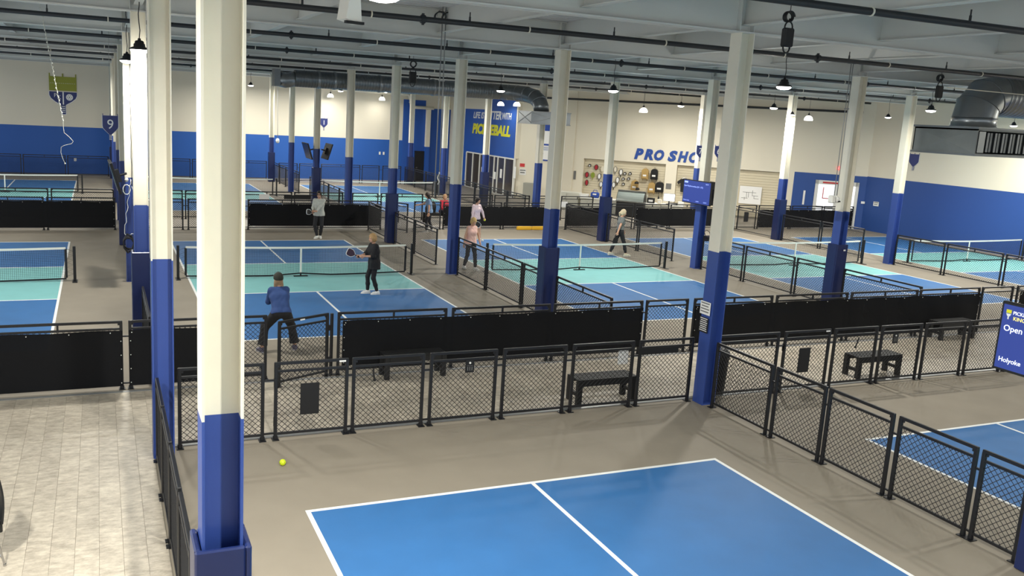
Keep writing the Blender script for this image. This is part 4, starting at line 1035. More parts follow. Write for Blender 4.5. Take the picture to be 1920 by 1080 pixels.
carton('grey storage box right of the glass warmer', 10.75, 'cabinet_grey', .42, .3, .38); carton('dark picture box on the counter', 10.3, 'black_plastic', .38, .16, .26, 4.05)
carton('pale yellow box on the counter', 9.85, 'cream', .22, .2, .22, 4.05); carton('dark card reader box near the monitor', 9.15, 'black_plastic', .5, .22, .1, 4.05)
carton('small white box near the blue screen', 8.75, 'white_plastic', .3, .25, .18, 4.0)
t = thing('hand_pump', 'slim dark pump bottle standing by the round black bag', 'bottle', ctr(10.0, .77, 3.6), SH_RZ)
MB().lathe([(.04, 0), (.045, .02), (.045, .3), (.015, .36), (.012, .5)], n=12).build('flask', 'black_plastic', t, True); MB().box(-.06, .02, -.012, .012, .5, .53).build('nozzle', 'black_plastic', t)
t = thing('sport_bag', 'black bag standing on the rear bench beside the woman in red', 'bag', (11.05, 26.15, .46))
MB().lathe([(.1, 0), (.13, .04), (.14, .22), (.1, .36), (.05, .46)], n=16).build('bag_body', 'black_plastic', t, True); MB().tube([(-.06, 0, .44), (0, 0, .54), (.06, 0, .44)], .012, 5).build('handle', 'black_plastic', t)
t = thing('sport_bag', 'second black bag on the rear bench, nearer the column', 'bag', (11.36, 26.42, .46))
MB().lathe([(.1, 0), (.14, .04), (.15, .25), (.11, .4), (.05, .46)], n=16).build('bag_body', 'black_plastic', t, True); MB().tube([(-.06, 0, .44), (0, 0, .53), (.06, 0, .44)], .012, 5).build('handle', 'black_plastic', t)
# cords tied along the leftmost columns
def cord(label, pts, r=.012, m='white_plastic', knots=()):
    t = thing('cord', label, 'cord', (0, 0, 0)); MB().tube(pts, r, 6).build('strand', m, t, True)
    k = MB()
    for p in knots: uv_sphere(k, .05, p, 8, 5, 1, .8, 1.2)
    if knots: k.build('knot', m, t, True)
def wav(p, q, n=14, a=.02): return [tuple(p[i]+(q[i]-p[i])*k/n+(a*math.sin(k*1.9+i*2) if 0 < k < n else 0) for i in range(3)) for k in range(n+1)]
yc = Y0+SY*2
cord('dark power cord running down the third column of the lounge row', wav((X0+.02, yc-.18, 6.4), (X0+.03, yc-.18, 2.5), 20, .006), .009, 'black_wire')
cord('pale cord hanging in a long loop on the blue base of the lounge row', wav((X0, yc-.18, 2.72), (X0-.17, yc-.18, 1.3))+wav((X0-.14, yc-.18, 1.25), (X0+.17, yc-.18, 1.3), 4)+wav((X0+.17, yc-.18, 1.32), (X0+.02, yc-.18, 2.7)), .008)
cord('knotted pale cord bundle at the paint line of the lounge row', [(X0-.1+.09*math.cos(k*.7), yc-.2-.02*math.sin(k), 2.45+.13*math.sin(k*.7)) for k in range(20)], .012, 'white_plastic', ((X0-.1, yc-.2, 2.7), (X0+.12, yc-.2, 2.7)))
cord('dark coiled straps hanging low on the lounge column row', [(X0-.08+.13*math.cos(k*.9), yc-.24-.02*math.sin(k*2), 1.05+.2*math.sin(k*.9)*(1+.3*math.sin(k))) for k in range(40)], .02, 'black_wire')
cord('grey cable dropping before the blue back wall to a white bell', wav((7.9, 45.2, 7.03), (7.95, 45.2, 2.68), 6, 0), .015, 'grey_metal', ())
t = thing('bell_box', 'white bell-shaped box at the end of a cable before the back wall', 'fixture', (7.95, 45.2, 2.42))
MB().lathe([(.06, 0), (.16, .04), (.19, .2), (.15, .33), (.04, .36)], n=16).build('housing', 'white_plastic', t, True); MB().lathe([(.0, -.03), (.05, -.02), (.06, 0)], n=12).build('clapper', 'grey_metal', t, True); t.scale = (.62, .62, .8)
t = thing('roof_leader', 'white bent pipe crossing the blue corner by the black door', 'pipe', (0, 0, 0))
MB().tube([(12.0, YB-.3, 5.95), (16.8, YB-.3, 5.95), (17.35, YB-.3, 5.9), (17.5, YB-.3, 5.6), (17.55, YB-.3, 5.2), (17.75, YB-.3, 5.08), (19.2, YB-.3, 5.08)], .11, 10).build('pipe', 'white_steel', t, True)
MB().rod((17.5, YB-.3, 5.1), (17.5, YB-.3, 4.3), .04, 8).build('stub', 'white_steel', t); MB().lathe([(.14, -.03), (.14, .03)], n=12).build('coupling', 'white_steel', t, loc=(17.52, YB-.3, 5.4))
def strap(label, pts):
    t = thing('strap', label, 'strap', (0, 0, 0), 0); MB().tube(pts, .014, 6).build('webbing', 'black_wire', t); q = pts[-1]
    MB().box(q[0]-.02, q[0]+.02, q[1]-.012, q[1]+.012, q[2]-.03, q[2]+.01, .004).build('buckle', 'black_plastic', t)
strap('short black strap hanging on the right front fence, left of the bench', [(11.32, Y1-.03, .98), (11.29, Y1-.035, .9), (11.25, Y1-.035, .8)])
strap('short black strap hanging on the front fence, left of the score board', [(1.5, Y1-.03, 1.0), (1.5, Y1-.035, .92), (1.52, Y1-.035, .83)])
t = thing('hip_bag', 'small dark purple bag hung on the column under the blue screen', 'bag', (16.98, 14.38, .98))
MB().box(-.13, .13, -.07, .07, 0, .2, .04).build('bag_body', 'plum', t); MB().tube([(-.1, 0, .18), (-.12, .06, .32), (0, .1, .38), (.1, .05, .3), (.1, 0, .18)], .012, 5).build('belt', 'black_wire', t, True)
MB().box(-.08, .08, -.085, -.07, .04, .13, .01).build('pocket', 'black_plastic', t)
# ---------------------------------------------------------------- people: distance fields polygonised into one smooth skin
V3 = lambda *a: np.array(a, dtype=np.float64)
def surface_nets(g, lo, v):
    s = g < 0; nx, ny, nz = g.shape
    C = lambda i, j, k: (slice(i, nx-1+i), slice(j, ny-1+j), slice(k, nz-1+k))
    cnr = [(i, j, k) for i in (0, 1) for j in (0, 1) for k in (0, 1)]
    cnt = sum(s[C(*c)].astype(np.int8) for c in cnr)
    act = (cnt > 0) & (cnt < 8); I = np.argwhere(act)
    idx = -np.ones(act.shape, np.int64); idx[act] = np.arange(len(I))
    P = np.zeros((len(I), 3)); N = np.zeros(len(I))
    val = {c: g[I[:, 0]+c[0], I[:, 1]+c[1], I[:, 2]+c[2]].astype(np.float64) for c in cnr}
    for a in cnr:
        for ax in range(3):
            if a[ax]: continue
            b = list(a); b[ax] = 1; b = tuple(b); va, vb = val[a], val[b]
            m = (va < 0) != (vb < 0); t = np.where(m, va/np.where(m, va-vb, 1), 0)
            p = np.array(a, float)[None, :].repeat(len(I), 0); p[:, ax] += t
            P[m] += p[m]; N += m
    P = lo+v*(I+P/N[:, None]); F = []
    for ax in range(3):
        b1, b2 = (ax+1) % 3, (ax+2) % 3
        sl0 = [slice(None)]*3; sl1 = [slice(None)]*3; sl0[ax] = slice(0, -1); sl1[ax] = slice(1, None)
        a0, a1 = s[tuple(sl0)], s[tuple(sl1)]; E = np.argwhere(a0 != a1)
        E = E[(E[:, b1] > 0) & (E[:, b2] > 0) & (E[:, b1] < g.shape[b1]-1) & (E[:, b2] < g.shape[b2]-1)]
        inside = a0[E[:, 0], E[:, 1], E[:, 2]]; q = []
        for d1, d2 in ((1, 1), (0, 1), (0, 0), (1, 0)):
            e = E.copy(); e[:, b1] -= d1; e[:, b2] -= d2; q.append(idx[e[:, 0], e[:, 1], e[:, 2]])
        q = np.stack(q, 1); q[~inside] = q[~inside][:, ::-1]; F.append(q)
    return P, np.concatenate(F)
class Shape:
    def __init__(s): s.p = []; s.cut = []
    def cap(s, a, ra, b, rb, k=.03, flat=False, flat0=False):
        a, b = V3(*a), V3(*b)
        def f(X, Y, Z):
            d = b-a; L = d@d+1e-12; px, py, pz = X-a[0], Y-a[1], Z-a[2]
            u = (px*d[0]+py*d[1]+pz*d[2])/L; t = np.clip(u, 0, 1)
            r = np.sqrt((px-t*d[0])**2+(py-t*d[1])**2+(pz-t*d[2])**2)-(ra+t*(rb-ra))
            if flat: r = np.maximum(r, (u-1)*math.sqrt(L))
            if flat0: r = np.maximum(r, -u*math.sqrt(L))
            return r
        m = max(ra, rb)+.05; s.p.append((f, np.minimum(a, b)-m, np.maximum(a, b)+m, k)); return s
    def ell(s, c, r, k=.02, R=None):
        c, r = V3(*c), V3(*r); R = np.eye(3) if R is None else R
        def f(X, Y, Z):
            q = [(X-c[0])*R[0, i]+(Y-c[1])*R[1, i]+(Z-c[2])*R[2, i] for i in range(3)]
            k0 = np.sqrt(sum((q[i]/r[i])**2 for i in range(3))); k1 = np.sqrt(sum((q[i]/r[i]**2)**2 for i in range(3)))+1e-9
            return k0*(k0-1)/k1
        m = r.max()+.05; s.p.append((f, c-m, c+m, k)); return s
    def mesh(s, name, m, v=.01, wr=0):
        lo = np.min([q[1] for q in s.p], 0); hi = np.max([q[2] for q in s.p], 0)
        n = np.ceil((hi-lo)/v).astype(int)+1; g = np.full(n, .2, np.float32)
        for f, a, b, k in s.p:
            i0 = np.maximum(np.floor((a-lo)/v).astype(int), 0); i1 = np.minimum(np.ceil((b-lo)/v).astype(int)+1, n)
            ax = [lo[i]+v*np.arange(i0[i], i1[i]) for i in range(3)]
            X, Y, Z = np.meshgrid(*ax, indexing='ij', sparse=True); d = f(X, Y, Z)
            sl = tuple(slice(i0[i], i1[i]) for i in range(3)); A = g[sl]
            h = np.maximum(k-np.abs(A-d), 0)/k; g[sl] = np.minimum(A, d)-h*h*k*.25
        ax = [lo[i]+v*np.arange(n[i]) for i in range(3)]; X, Y, Z = np.meshgrid(*ax, indexing='ij', sparse=True)
        if wr: g = g + wr*(np.sin(X*38+Z*21+2*np.sin(Y*23))*np.sin(Z*33+Y*27+2*np.sin(X*17))).astype(np.float32)
        for f in s.cut: g = np.maximum(g, f(X, Y, Z).astype(np.float32))
        P, F = surface_nets(g, lo, v)
        me = bpy.data.meshes.new(name); me.from_pydata(P.tolist(), [], F.tolist()); me.update()
        me.materials.append(m); me.polygons.foreach_set('use_smooth', [True]*len(me.polygons)); return me
def ik(a, t, l1, l2, pole):
    d = t-a; L = np.linalg.norm(d)
    if L > (l1+l2)*.998: t = a+d*((l1+l2)*.998/L); d = t-a; L = np.linalg.norm(d)
    u = d/L; p = V3(*pole); p = p-u*(p@u); p /= np.linalg.norm(p)+1e-9
    x = (l1*l1-l2*l2+L*L)/(2*L); h = math.sqrt(max(l1*l1-x*x, 0))
    return a+u*x+p*h, t
def nrm(a): return a/(np.linalg.norm(a)+1e-12)
_cm = {}
def cloth(c, rough=.85, noise=.06):
    key = (c, rough)
    if key not in _cm: _cm[key] = mat('fabric', rgb(*c), rough, noise=noise, nscale=14, bump=.1, bscale=90)
    return _cm[key]
SKIN = mat('skin', rgb(206, 160, 132), .55, noise=.04, nscale=9); EYE = mat('eye', rgb(30, 26, 24), .2); LIPS = mat('lips', rgb(168, 98, 88), .5)
def person(label, x, y, rz, h, P, C):
    """local frame: faces -Y, left hand side +X. P pose (metres at 1.70 m), C clothes."""
    k = h/1.7; t = thing('person', label, 'person', (x, y, 0), rz, None); v = C.get('vox', .0095)
    hw = C.get('hw', .15 if C.get('male') is None else .165)
    pel = V3(*P.get('pel', (0, 0, .92))); sp = nrm(V3(*P.get('spine', (0, -.02, 1)))); tw = P.get('twist', 0)
    lx = V3(math.cos(tw), math.sin(tw), 0); lat = nrm(lx-sp*(lx@sp)); hl = V3(math.cos(P.get('hip', 0)), math.sin(P.get('hip', 0)), 0)
    neck = pel+sp*.5; fwd = nrm(np.cross(sp, lat)) ; fwd = fwd if fwd[1] < 0 or abs(tw) > 1 else -fwd
    hy, hp, hr = P.get('head', (0, 0, 0)); 
    Rz = np.array([[math.cos(hy), -math.sin(hy), 0], [math.sin(hy), math.cos(hy), 0], [0, 0, 1]])
    Rx = np.array([[1, 0, 0], [0, math.cos(hp), -math.sin(hp)], [0, math.sin(hp), math.cos(hp)]])
    Ry = np.array([[math.cos(hr), 0, math.sin(hr)], [0, 1, 0], [-math.sin(hr), 0, math.cos(hr)]])
    HR = Rz@Rx@Ry; hc = neck+nrm(sp*.6+V3(0, 0, .5))*.06+HR@V3(0, -.03, .115)
    J = {}
    for sd, n in ((1, 'L'), (-1, 'R')):
        J['s'+n] = neck-sp*.045+lat*hw*sd; J['h'+n] = pel+hl*.088*sd-V3(0, 0, .02)
        J['e'+n], J['w'+n] = ik(J['s'+n], V3(*P['wrist'+n]), .285, .245, P.get('epole'+n, (sd*.25, .8, -.5)))
        an = V3(*P['ankle'+n]); fy = P.get('foot'+n, 0); fd = V3(math.sin(fy), -math.cos(fy), 0)
        J['k'+n], J['a'+n] = ik(J['h'+n], an, .43, .415, P.get('kpole'+n, tuple(fd+V3(.12*sd, 0, 0)))); J['f'+n] = fd
    def torso(S_, e, top=True, bot=True):
        S_.cap(pel-hl*.07+V3(0, 0, -.02), .1+e, pel+hl*.07+V3(0, 0, -.02), .1+e, .05) if bot else None
        S_.cap(pel+sp*.14-lat*.055, .094+e, pel+sp*.14+lat*.055, .094+e, .09)
        S_.cap(pel+sp*.31-lat*.075, .1+e, pel+sp*.31+lat*.075, .1+e, .09)
        if top: S_.cap(neck-sp*.055-lat*(hw-.045), .05+e, neck-sp*.055+lat*(hw-.045), .05+e, .07)
        if not C.get('male'): S_.cap(pel+sp*.31-lat*.065+fwd*.05, .06+e, pel+sp*.31+lat*.065+fwd*.05, .06+e, .06)
    B = Shape(); torso(B, -.008)
    B.cap(neck-sp*.03, .052, hc+HR@V3(0, .02, -.07), .05, .03)
    B.ell(hc, (.074, .093, .108), .02, HR); B.ell(hc+HR@V3(0, -.035, -.06), (.056, .058, .056), .03, HR)
    B.cap(hc+HR@V3(0, -.088, .005), .009, hc+HR@V3(0, -.107, -.028), .015, .012)
    for sx in (-1, 1): B.ell(hc+HR@V3(sx*.074, .008, -.012), (.011, .02, .032), .008, HR)
    hands = {}
    for sd, n in ((1, 'L'), (-1, 'R')):
        s_, e_, w_ = J['s'+n], J['e'+n], J['w'+n]
        B.cap(s_, .047, e_, .037, .03); B.cap(e_, .037, w_, .025, .02)
        d = nrm(V3(*P['hdir'+n])) if 'hdir'+n in P else nrm(w_-e_+V3(0, -.03, 0)); nn = V3(*P.get('palm'+n, (-sd, .2, 0))); nn = nrm(nn-d*(nn@d)); sv = nrm(np.cross(d, nn))*sd
        if sv@V3(0, -1, .3) < 0 and 'palm'+n not in P: sv = -sv
        for q in (-.024, 0, .024): B.cap(w_+sv*q*.6, .019, w_+d*.085+sv*q, .0155, .018)
        cu = P.get('curl'+n, .35); hands[n] = (w_+d*.085+nn*.028, d, nn, sv)
        for q, L in zip((.031, .0105, -.0105, -.031), (.07, .078, .073, .058)):
            p = w_+d*.083+sv*q; a = cu*.6
            for sg in (.45, .32, .23):
                dd = d*math.cos(a)+nn*math.sin(a); p2 = p+dd*L*sg; B.cap(p, .0098, p2, .009, .006); p = p2; a += cu
        p = w_+d*.025+sv*.03; a1 = nrm(d*.75+sv*.8+nn*.2); p2 = p+a1*.04; p3 = p2+nrm(d*.7+sv*.2+nn*(.3+cu*.5))*.035; B.cap(w_+d*.01+sv*.012, .018, p2, .0125, .012); B.cap(p2, .0125, p3, .0095, .006)
        B.cap(J['h'+n], .083, J['k'+n], .054, .05); B.cap(J['k'+n], .05, J['k'+n]*.5+J['a'+n]*.5+V3(0, .008, 0), .05, .03); B.cap(J['k'+n]*.5+J['a'+n]*.5, .048, J['a'+n], .034, .03)
        B.cap(J['a'+n]+V3(0, 0, -.02)-J['f'+n]*.03, .034, J['a'+n]+V3(0, 0, -.045)+J['f'+n]*.13, .026, .02)
    sc = Matrix.Scale(k, 4)
    def put(name, me): me.transform(sc); return link(name, me, t)
    body = put('body', B.mesh('body', C.get('skin', SKIN), v))
    e = MB()
    for sx in (-1, 1): uv_sphere(e, .009, tuple(hc+HR@V3(sx*.031, -.082, .014)), 10, 6)
    put('eyes', e.mesh('eyes', EYE, True)); m_ = MB(); q = [tuple(hc+HR@V3(xx, -.091-.003*(abs(xx) < .01), -.057)) for xx in (-.022, -.01, 0, .01, .022)]
    m_.tube(q, [.003, .006, .0065, .006, .003], 6); put('lips', m_.mesh('lips', LIPS, True))
    # shirt
    st = Shape(); e_ = C.get('ease', .014); torso(st, e_); sl = C.get('sleeve', 'long'); hem = C.get('hem', -.06)
    st.cap(neck-sp*.05, .075, neck+sp*.002, .062, .03, flat=True)
    for sd, n in ((1, 'L'), (-1, 'R')):
        s_, el, w_ = J['s'+n], J['e'+n], J['w'+n]; r = C.get('sl_r', .012)
        if sl == 'long': st.cap(s_, .053+r, el, .04+r, .035); st.cap(el, .04+r, el+(w_-el)*C.get('cuff', .96), .029+r*.8, .03, flat=True)
        elif sl == 'short': st.cap(s_, .055+r, s_+(el-s_)*.62, .05+r, .035, flat=True)
        elif sl == 'half': st.cap(s_, .055+r, el, .046+r, .035); st.cap(el, .046+r, el+(w_-el)*.25, .046+r, .03, flat=True)
        else: st.cap(s_-lat*sd*.02, .053, s_+(el-s_)*.08, .05, .03, flat=True)
    if hem < -.03: st.cap(pel+V3(0, 0, -.02)-hl*.075, .1+e_+.004, pel+V3(0, 0, hem)-hl*.08, .1+e_+.008, .03, flat=True); st.cap(pel+V3(0, 0, -.02)+hl*.075, .1+e_+.004, pel+V3(0, 0, hem)+hl*.08, .1+e_+.008, .03, flat=True)
    hz = pel+sp*hem; st.cut.append(lambda X, Y, Z: -((X-hz[0])*sp[0]+(Y-hz[1])*sp[1]+(Z-hz[2])*sp[2]))
    put('shirt', st.mesh('shirt', cloth(C['shirt']), v, .0022))
    # trousers or shorts
    tr = Shape(); r = C.get('leg_r', .008)
    tr.cap(pel-hl*.07+V3(0, 0, -.015), .106, pel+hl*.07+V3(0, 0, -.015), .106, .05); tr.cap(pel+sp*.06-lat*.06, .1, pel+sp*.06+lat*.06, .1, .05)
    for sd, n in ((1, 'L'), (-1, 'R')):
        hh, kk, aa = J['h'+n], J['k'+n], J['a'+n]
        if C.get('shorts'): tr.cap(hh, .1, hh+(kk-hh)*C['shorts'], .088, .05, flat=True)
        else: tr.cap(hh, .086+r, kk, .056+r, .05); mid = kk*.5+aa*.5; tr.cap(kk, .054+r, mid+V3(0, .006, 0), .05+r*1.2, .03); tr.cap(mid+V3(0, .006, 0), .05+r*1.2, kk+(aa-kk)*C.get('leg_end', .95), C.get('ankle_r', .04)+r, .03, flat=True)
    wz = pel+sp*.12; tr.cut.append(lambda X, Y, Z: ((X-wz[0])*sp[0]+(Y-wz[1])*sp[1]+(Z-wz[2])*sp[2]))
    put('shorts' if C.get('shorts') else 'trousers', tr.mesh('trousers', cloth(C['pants']), v, .0018))
    for n in 'LR':
        a, f = J['a'+n], J['f'+n]; so = a[2]-.08; sh = Shape()
        sh.cap(a+V3(0, 0, -.03)-f*.035, .047, a+V3(0, 0, -.045)+f*.1, .04, .03); sh.cap(a+V3(0, 0, -.045)+f*.1, .04, a+V3(0, 0, -.055)+f*.16, .03, .03); sh.cap(a+V3(0, 0, -.02), .044, a+V3(0, 0, .02), .04, .03, flat=True)
        sh.cut.append(lambda X, Y, Z, so=so: (so+.004)-Z+0*X+0*Y)
        o = put('shoe', sh.mesh('shoe', cloth(C['shoe'], .6), .008))
        sl_ = MB(); pts = [(-.085, .03), (-.06, .045), (.02, .04), (.1, .046), (.165, .036), (.2, .0)]; up = [(q, w2) for q, w2 in pts]+[(q, -w2) for q, w2 in pts[::-1][1:]]
        sd_ = V3(-f[1], f[0], 0); vs = [tuple(V3(a[0], a[1], so+zz)+f*q+sd_*w2) for zz in (0, .022) for q, w2 in up]; N_ = len(up)
        sl_.add(vs, [tuple(range(N_))[::-1], tuple(range(N_, 2*N_))]+[(i, (i+1) % N_, N_+(i+1) % N_, N_+i) for i in range(N_)])
        me = sl_.mesh('sole', cloth(C.get('sole', (225, 225, 220)), .6)); me.transform(sc); link('sole', me, o)
    # hair
    hs = C.get('hair_style', 'short'); H = Shape()
    hv = C.get('hair_vol', .008); H.ell(hc+HR@V3(0, .014, .016), (.084+hv, .1+hv, .112+hv), .02, HR); H.ell(hc+HR@V3(0, .045, -.045), (.055+hv, .052+hv, .06), .04, HR)
    fc, fr = hc+HR@V3(0, -.115, -.04), V3(.086, .1, .112)
    def carve(X, Y, Z):
        q = [(X-fc[0])*HR[0, i]+(Y-fc[1])*HR[1, i]+(Z-fc[2])*HR[2, i] for i in range(3)]; return -(np.sqrt(sum((q[i]/fr[i])**2 for i in range(3)))-1)*.08
    low = hc+HR@V3(0, 0, -.095 if hs != 'long' else -.2)
    H.cut = [carve, lambda X, Y, Z: (low[2]-Z)+.25*((X-low[0])*HR[0, 1]+(Y-low[1])*HR[1, 1])*-1+0*X if hs in ('short', 'cap', 'pony') else -1+0*X+0*Y+0*Z]
    if hs == 'long':
        for q in (-.05, 0, .05): H.cap(hc+HR@V3(q, .05, 0), .062, neck+HR@V3(q*1.1, .06, -.02)-sp*.1, .045, .04)
    if hs == 'bob':
        for q in (-.055, 0, .055): H.cap(hc+HR@V3(q*.8, .04, -.03), .045, hc+HR@V3(q*1.15, .05, -.13), .036, .03)
    if hs == 'pony': H.cap(hc+HR@V3(0, .1, .02), .032, hc+HR@V3(0, .14, -.04), .036, .02); H.cap(hc+HR@V3(0, .14, -.04), .036, hc+HR@V3(0, .125, -.13), .022, .02); H.cut = [carve]
    if hs == 'up': H.ell(hc+HR@V3(0, .03, .1), (.05, .06, .045), .03, HR); H.cut = [carve]
    put('hair', H.mesh('hair', cloth(C['hair'], .7, .15), .008, .004))
    if C.get('cap'):
        K = Shape(); K.ell(hc+HR@V3(0, .01, .022), (.097, .117, .122), .02, HR); b0 = hc+HR@V3(0, 0, .0)
        K.cut = [lambda X, Y, Z: -((X-b0[0])*HR[0, 2]+(Y-b0[1])*HR[1, 2]+(Z-b0[2])*HR[2, 2])]; cm_ = put('cap', K.mesh('cap', cloth(C['cap']), .008))
        K = Shape(); K.ell(hc+HR@V3(0, -.12, .03), (.075, .085, .012), .01, HR); put('cap_brim', K.mesh('cap_brim', cloth(C['cap']), .006))
    if C.get('shades'):
        g = MB(); g.box(-.064, -.008, -.1, -.092, -.004, .028, .003).box(.008, .064, -.1, -.092, -.004, .028, .003).box(-.01, .01, -.099, -.094, .015, .022).box(-.078, -.07, -.095, .0, .012, .02).box(.07, .078, -.095, .0, .012, .02)
        me = g.mesh('sunglasses', M['black_plastic']); me.transform(Matrix([list(HR[i])+[hc[i]] for i in range(3)]+[[0, 0, 0, 1]])); put('sunglasses', me)
    if C.get('watch'):
        n = C['watch']; w_, e2 = J['w'+n], J['e'+n]; u = nrm(e2-w_); g = MB().rod(tuple(w_+u*.015), tuple(w_+u*.045), .032, 12); put('wristband', g.mesh('wristband', M['black_plastic']))
    Mw = Matrix.Translation((x, y, 0)) @ Matrix.Rotation(rz, 4, 'Z') @ sc
    wp = lambda p: Mw @ Vector(p)
    return t, {n: [wp(hands[n][0])]+[Mw.to_3x3() @ Vector(a) for a in hands[n][1:]] for n in 'LR'}
def held_paddle(label, pos, axis, face, m='black_plastic', rim='white_print', w=.2, L=.27):
    """grip centre at pos, blade along axis, face normal 'face'"""
    a = Vector(axis).normalized(); f = Vector(face); f = (f-a*f.dot(a)).normalized(); s = a.cross(f)
    t = thing('paddle', label, 'paddle', tuple(pos))
    t.rotation_euler = Matrix((( -s.x, f.x, a.x), (-s.y, f.y, a.y), (-s.z, f.z, a.z))).to_euler()
    z0 = .07
    o = [(-.02, z0), (.02, z0), (.06, z0+.04), (w/2*.95, z0+.09), (w/2, z0+.15), (w/2, z0+L-.05), (w/2-.015, z0+L-.015), (w/2-.05, z0+L), (-w/2+.05, z0+L), (-w/2+.015, z0+L-.015), (-w/2, z0+L-.05), (-w/2, z0+.15), (-w/2*.95, z0+.09), (-.06, z0+.04)]
    MB().prism(o, -.009, .009).build('edge_guard', rim, t)
    c = (0, z0+L*.55); MB().prism([(c[0]+(q-c[0])*.9, c[1]+(r-c[1])*.9) for q, r in o], -.011, .011).build('face', m, t)
    MB().rod((0, 0, -.06), (0, 0, z0+.01), .015, 8).rod((0, 0, -.068), (0, 0, -.06), .019, 8).build('grip', 'black_plastic', t, True)
    return t
FLAT = dict(ankleL=(.09, .02, .08), ankleR=(-.09, .0, .08))
# man in pale jersey
p = dict(FLAT, pel=(0, .02, .91), spine=(0, -.04, 1), wristL=(-.07, -.3, 1.0), wristR=(-.2, -.2, 1.0), hdirL=(-.9, -.3, -.1), hdirR=(-.25, -.7, -.55), palmL=(0, -.2, .9), palmR=(.9, -.2, 0), curlR=1.0, curlL=.5, head=(-.1, .18, 0), ankleL=(.05, .06, .08), ankleR=(-.05, -.06, .08), footR=-.5, footL=.2)
t, hd = person('man in pale long-sleeved jersey and sunglasses standing before the rear windscreen', 5.2, 21.95, -.3, 1.76, p, dict(male=1, shirt=(196, 198, 188), pants=(42, 42, 44), shoe=(225, 225, 218), hair=(30, 26, 24), shades=1, ease=.02, sl_r=.008, hem=-.1, cuff=.9, watch='R'))
held_paddle('dark paddle with white edge held by the man in the pale jersey', hd['R'][0], (-.75, -.5, .15), (-.2, -1, .2))
# woman in black, facing left
p = dict(pel=(0, 0, .92), spine=(0, -.06, 1), wristL=(.07, -.34, 1.1), wristR=(-.12, -.4, 1.08), hdirR=(.1, -.95, .05), hdirL=(-.25, -.9, 0), palmR=(.9, -.1, 0), palmL=(-.9, -.1, 0), curlR=1.0, curlL=.7, head=(.1, .15, 0), ankleL=(.1, .07, .08), ankleR=(-.09, -.14, .08), epoleL=(.4, .8, -.5), epoleR=(-.4, .8, -.5), footR=-.1)
t, hd = person('short-haired woman in black tunic and leggings at the net, seen from the side', 4.4, 12.1, -PI/2+.12, 1.6, p, dict(shirt=(24, 24, 27), pants=(28, 29, 32), shoe=(230, 230, 226), hair=(176, 142, 96), hair_style='short', hair_vol=.022, sleeve='half', ease=.04, sl_r=.024, hem=-.2, ankle_r=.036))
held_paddle('paddle with purple and white face held by the woman in black', hd['R'][0], (-.8, .0, .4), (.1, -1, .1), 'plum', 'white_print', .21, .25)
# woman in blue jacket, from behind, in a ready crouch facing +Y
p = dict(pel=(0, .16, .83), spine=(0, -.56, 1), wristL=(.1, -.42, .98), wristR=(-.1, -.44, .98), hdirL=(-.4, -.8, .1), hdirR=(.4, -.8, .1), curlL=.9, curlR=1.0, palmL=(-.6, 0, -.6), palmR=(.6, 0, -.6), head=(0, -.12, 0), ankleL=(.34, .02, .08), ankleR=(-.33, -.02, .08), footL=.35, footR=-.35, epoleL=(.25, .1, -.9), epoleR=(-.25, .1, -.9))
t, hd = person('player in blue jacket, dark cap and wide black trousers crouching, seen from behind', .97, 7.12, PI+.05, 1.7, p, dict(shirt=(48, 74, 128), pants=(30, 30, 33), shoe=(92, 88, 108), sole=(150, 150, 160), hair=(150, 124, 96), hair_style='bob', hair_vol=-.004, cap=(44, 46, 40), leg_r=.026, ankle_r=.075, leg_end=.84, ease=.026, sl_r=.016, hem=-.04))
# woman in light blue at the gate
p = dict(pel=(0, 0, .92), spine=(0, -.14, 1), wristL=(.2, -.06, .84), wristR=(-.12, -.52, 1.13), hdirR=(0, -1, -.1), hdirL=(.0, -.25, -1), curlL=.5, curlR=.7, palmR=(0, 0, -1), palmL=(-.8, .2, 0), head=(.1, .35, 0), ankleL=(.13, -.12, .08), ankleR=(-.12, .12, .08), footL=.2, footR=-.1, epoleL=(.4, .9, 0))
person('long-haired woman in light blue top resting a hand on the rear gate', 10.12, 23.42, -PI/2-.35, 1.62, p, dict(shirt=(112, 138, 170), pants=(30, 30, 36), shoe=(190, 188, 180), hair=(46, 36, 30), hair_style='long', sleeve='short', hem=-.08, watch='L', ease=.02))
# woman in pale pink top and black shorts, walking
p = dict(pel=(0, 0, .92), spine=(0, -.05, 1), wristL=(.33, -.12, .9), wristR=(-.28, -.16, .88), hdirL=(.3, -.4, -.8), hdirR=(.25, -.5, -.7), curlR=1.0, curlL=.9, palmR=(.8, 0, 0), palmL=(-.6, 0, .3), head=(.15, .3, 0), ankleL=(.1, -.22, .08), ankleR=(-.09, .22, .11), kpoleR=(0, -1, 0), footR=.1, footL=.3, epoleL=(.8, .5, 0), epoleR=(-.8, .5, 0))
t, hd = person('dark-haired woman in pale pink long sleeves and black shorts walking with paddle and ball', 11.2, 21.2, .25, 1.67, p, dict(shirt=(228, 204, 206), pants=(26, 26, 30), shorts=.78, shoe=(230, 230, 226), hair=(34, 28, 26), hair_style='short', hem=-.07, ease=.022, sl_r=.008))
held_paddle('black paddle with white edge held by the woman in pale pink sleeves', hd['R'][0], (.65, -.1, -.6), (-.1, -1, .2))
ball('yellow ball in the hand of the woman in pale pink sleeves', tuple(hd['L'][0]+hd['L'][2]*.012+hd['L'][1]*.01), .036)
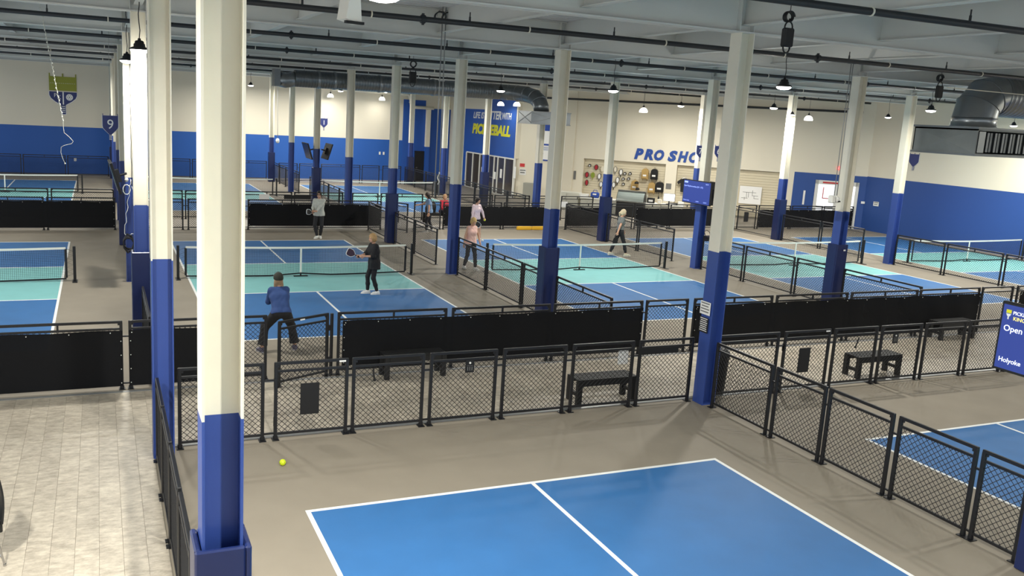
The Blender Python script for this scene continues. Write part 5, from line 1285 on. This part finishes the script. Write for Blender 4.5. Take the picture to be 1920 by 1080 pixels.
# woman in sleeveless pink
p = dict(pel=(0, 0, .92), spine=(0, -.06, 1), wristL=(.26, -.14, .9), wristR=(-.28, -.04, .86), curlL=.5, curlR=.5, head=(-.05, .45, 0), ankleL=(.1, -.2, .08), ankleR=(-.1, .18, .09), kpoleR=(0, -1, 0), footL=.25, footR=-.2, epoleL=(.6, .7, 0), epoleR=(-.6, .7, 0))
person('blond woman in sleeveless pale pink top looking down beside the blue column', 8.5, 15.25, .15, 1.66, p, dict(shirt=(236, 192, 180), pants=(32, 32, 38), shoe=(226, 224, 218), hair=(196, 164, 106), hair_style='up', hair_vol=.016, sleeve='none', hem=-.07, ease=.018, ankle_r=.04))
# woman in grey tee walking to the right
p = dict(pel=(0, 0, .92), spine=(0, -.05, 1), wristL=(.24, -.2, .9), wristR=(-.25, .2, .9), curlR=1.0, curlL=.4, hdirR=(0, .05, -1), palmR=(.9, 0, 0), head=(.0, .2, 0), ankleL=(.08, .3, .1), ankleR=(-.09, -.26, .09), kpoleL=(0, -1, 0), epoleL=(.5, .8, 0), epoleR=(-.5, .8, 0))
t, hd = person('woman in grey tee with fair ponytail walking right past the net', 15.25, 17.2, PI/2-.15, 1.72, p, dict(shirt=(112, 116, 114), pants=(28, 28, 32), shoe=(216, 214, 190), hair=(206, 190, 158), hair_style='pony', sleeve='short', hem=-.02, ankle_r=.035, leg_end=.9))
held_paddle('black paddle hanging from the hand of the woman in grey', hd['R'][0], (-.2, .05, -1), (0, -1, .1), 'black_plastic', 'black_plastic')
# seated woman in red at the rear walkway
p = dict(pel=(0, .12, .54), spine=(0, -.15, 1), wristL=(.16, -.3, .66), wristR=(-.16, -.3, .66), curlL=.4, curlR=.4, palmL=(0, 0, -1), palmR=(0, 0, -1), head=(.3, .2, 0), ankleL=(.12, -.4, .08), ankleR=(-.12, -.38, .08), kpoleL=(.1, -1, .6), kpoleR=(-.1, -1, .6))
person('seated woman in red top behind the rear windscreen', 11.85, 26.28, .1, 1.64, p, dict(shirt=(190, 44, 62), pants=(40, 40, 48), shoe=(210, 210, 206), hair=(190, 150, 112), hair_style='short', vox=.011))
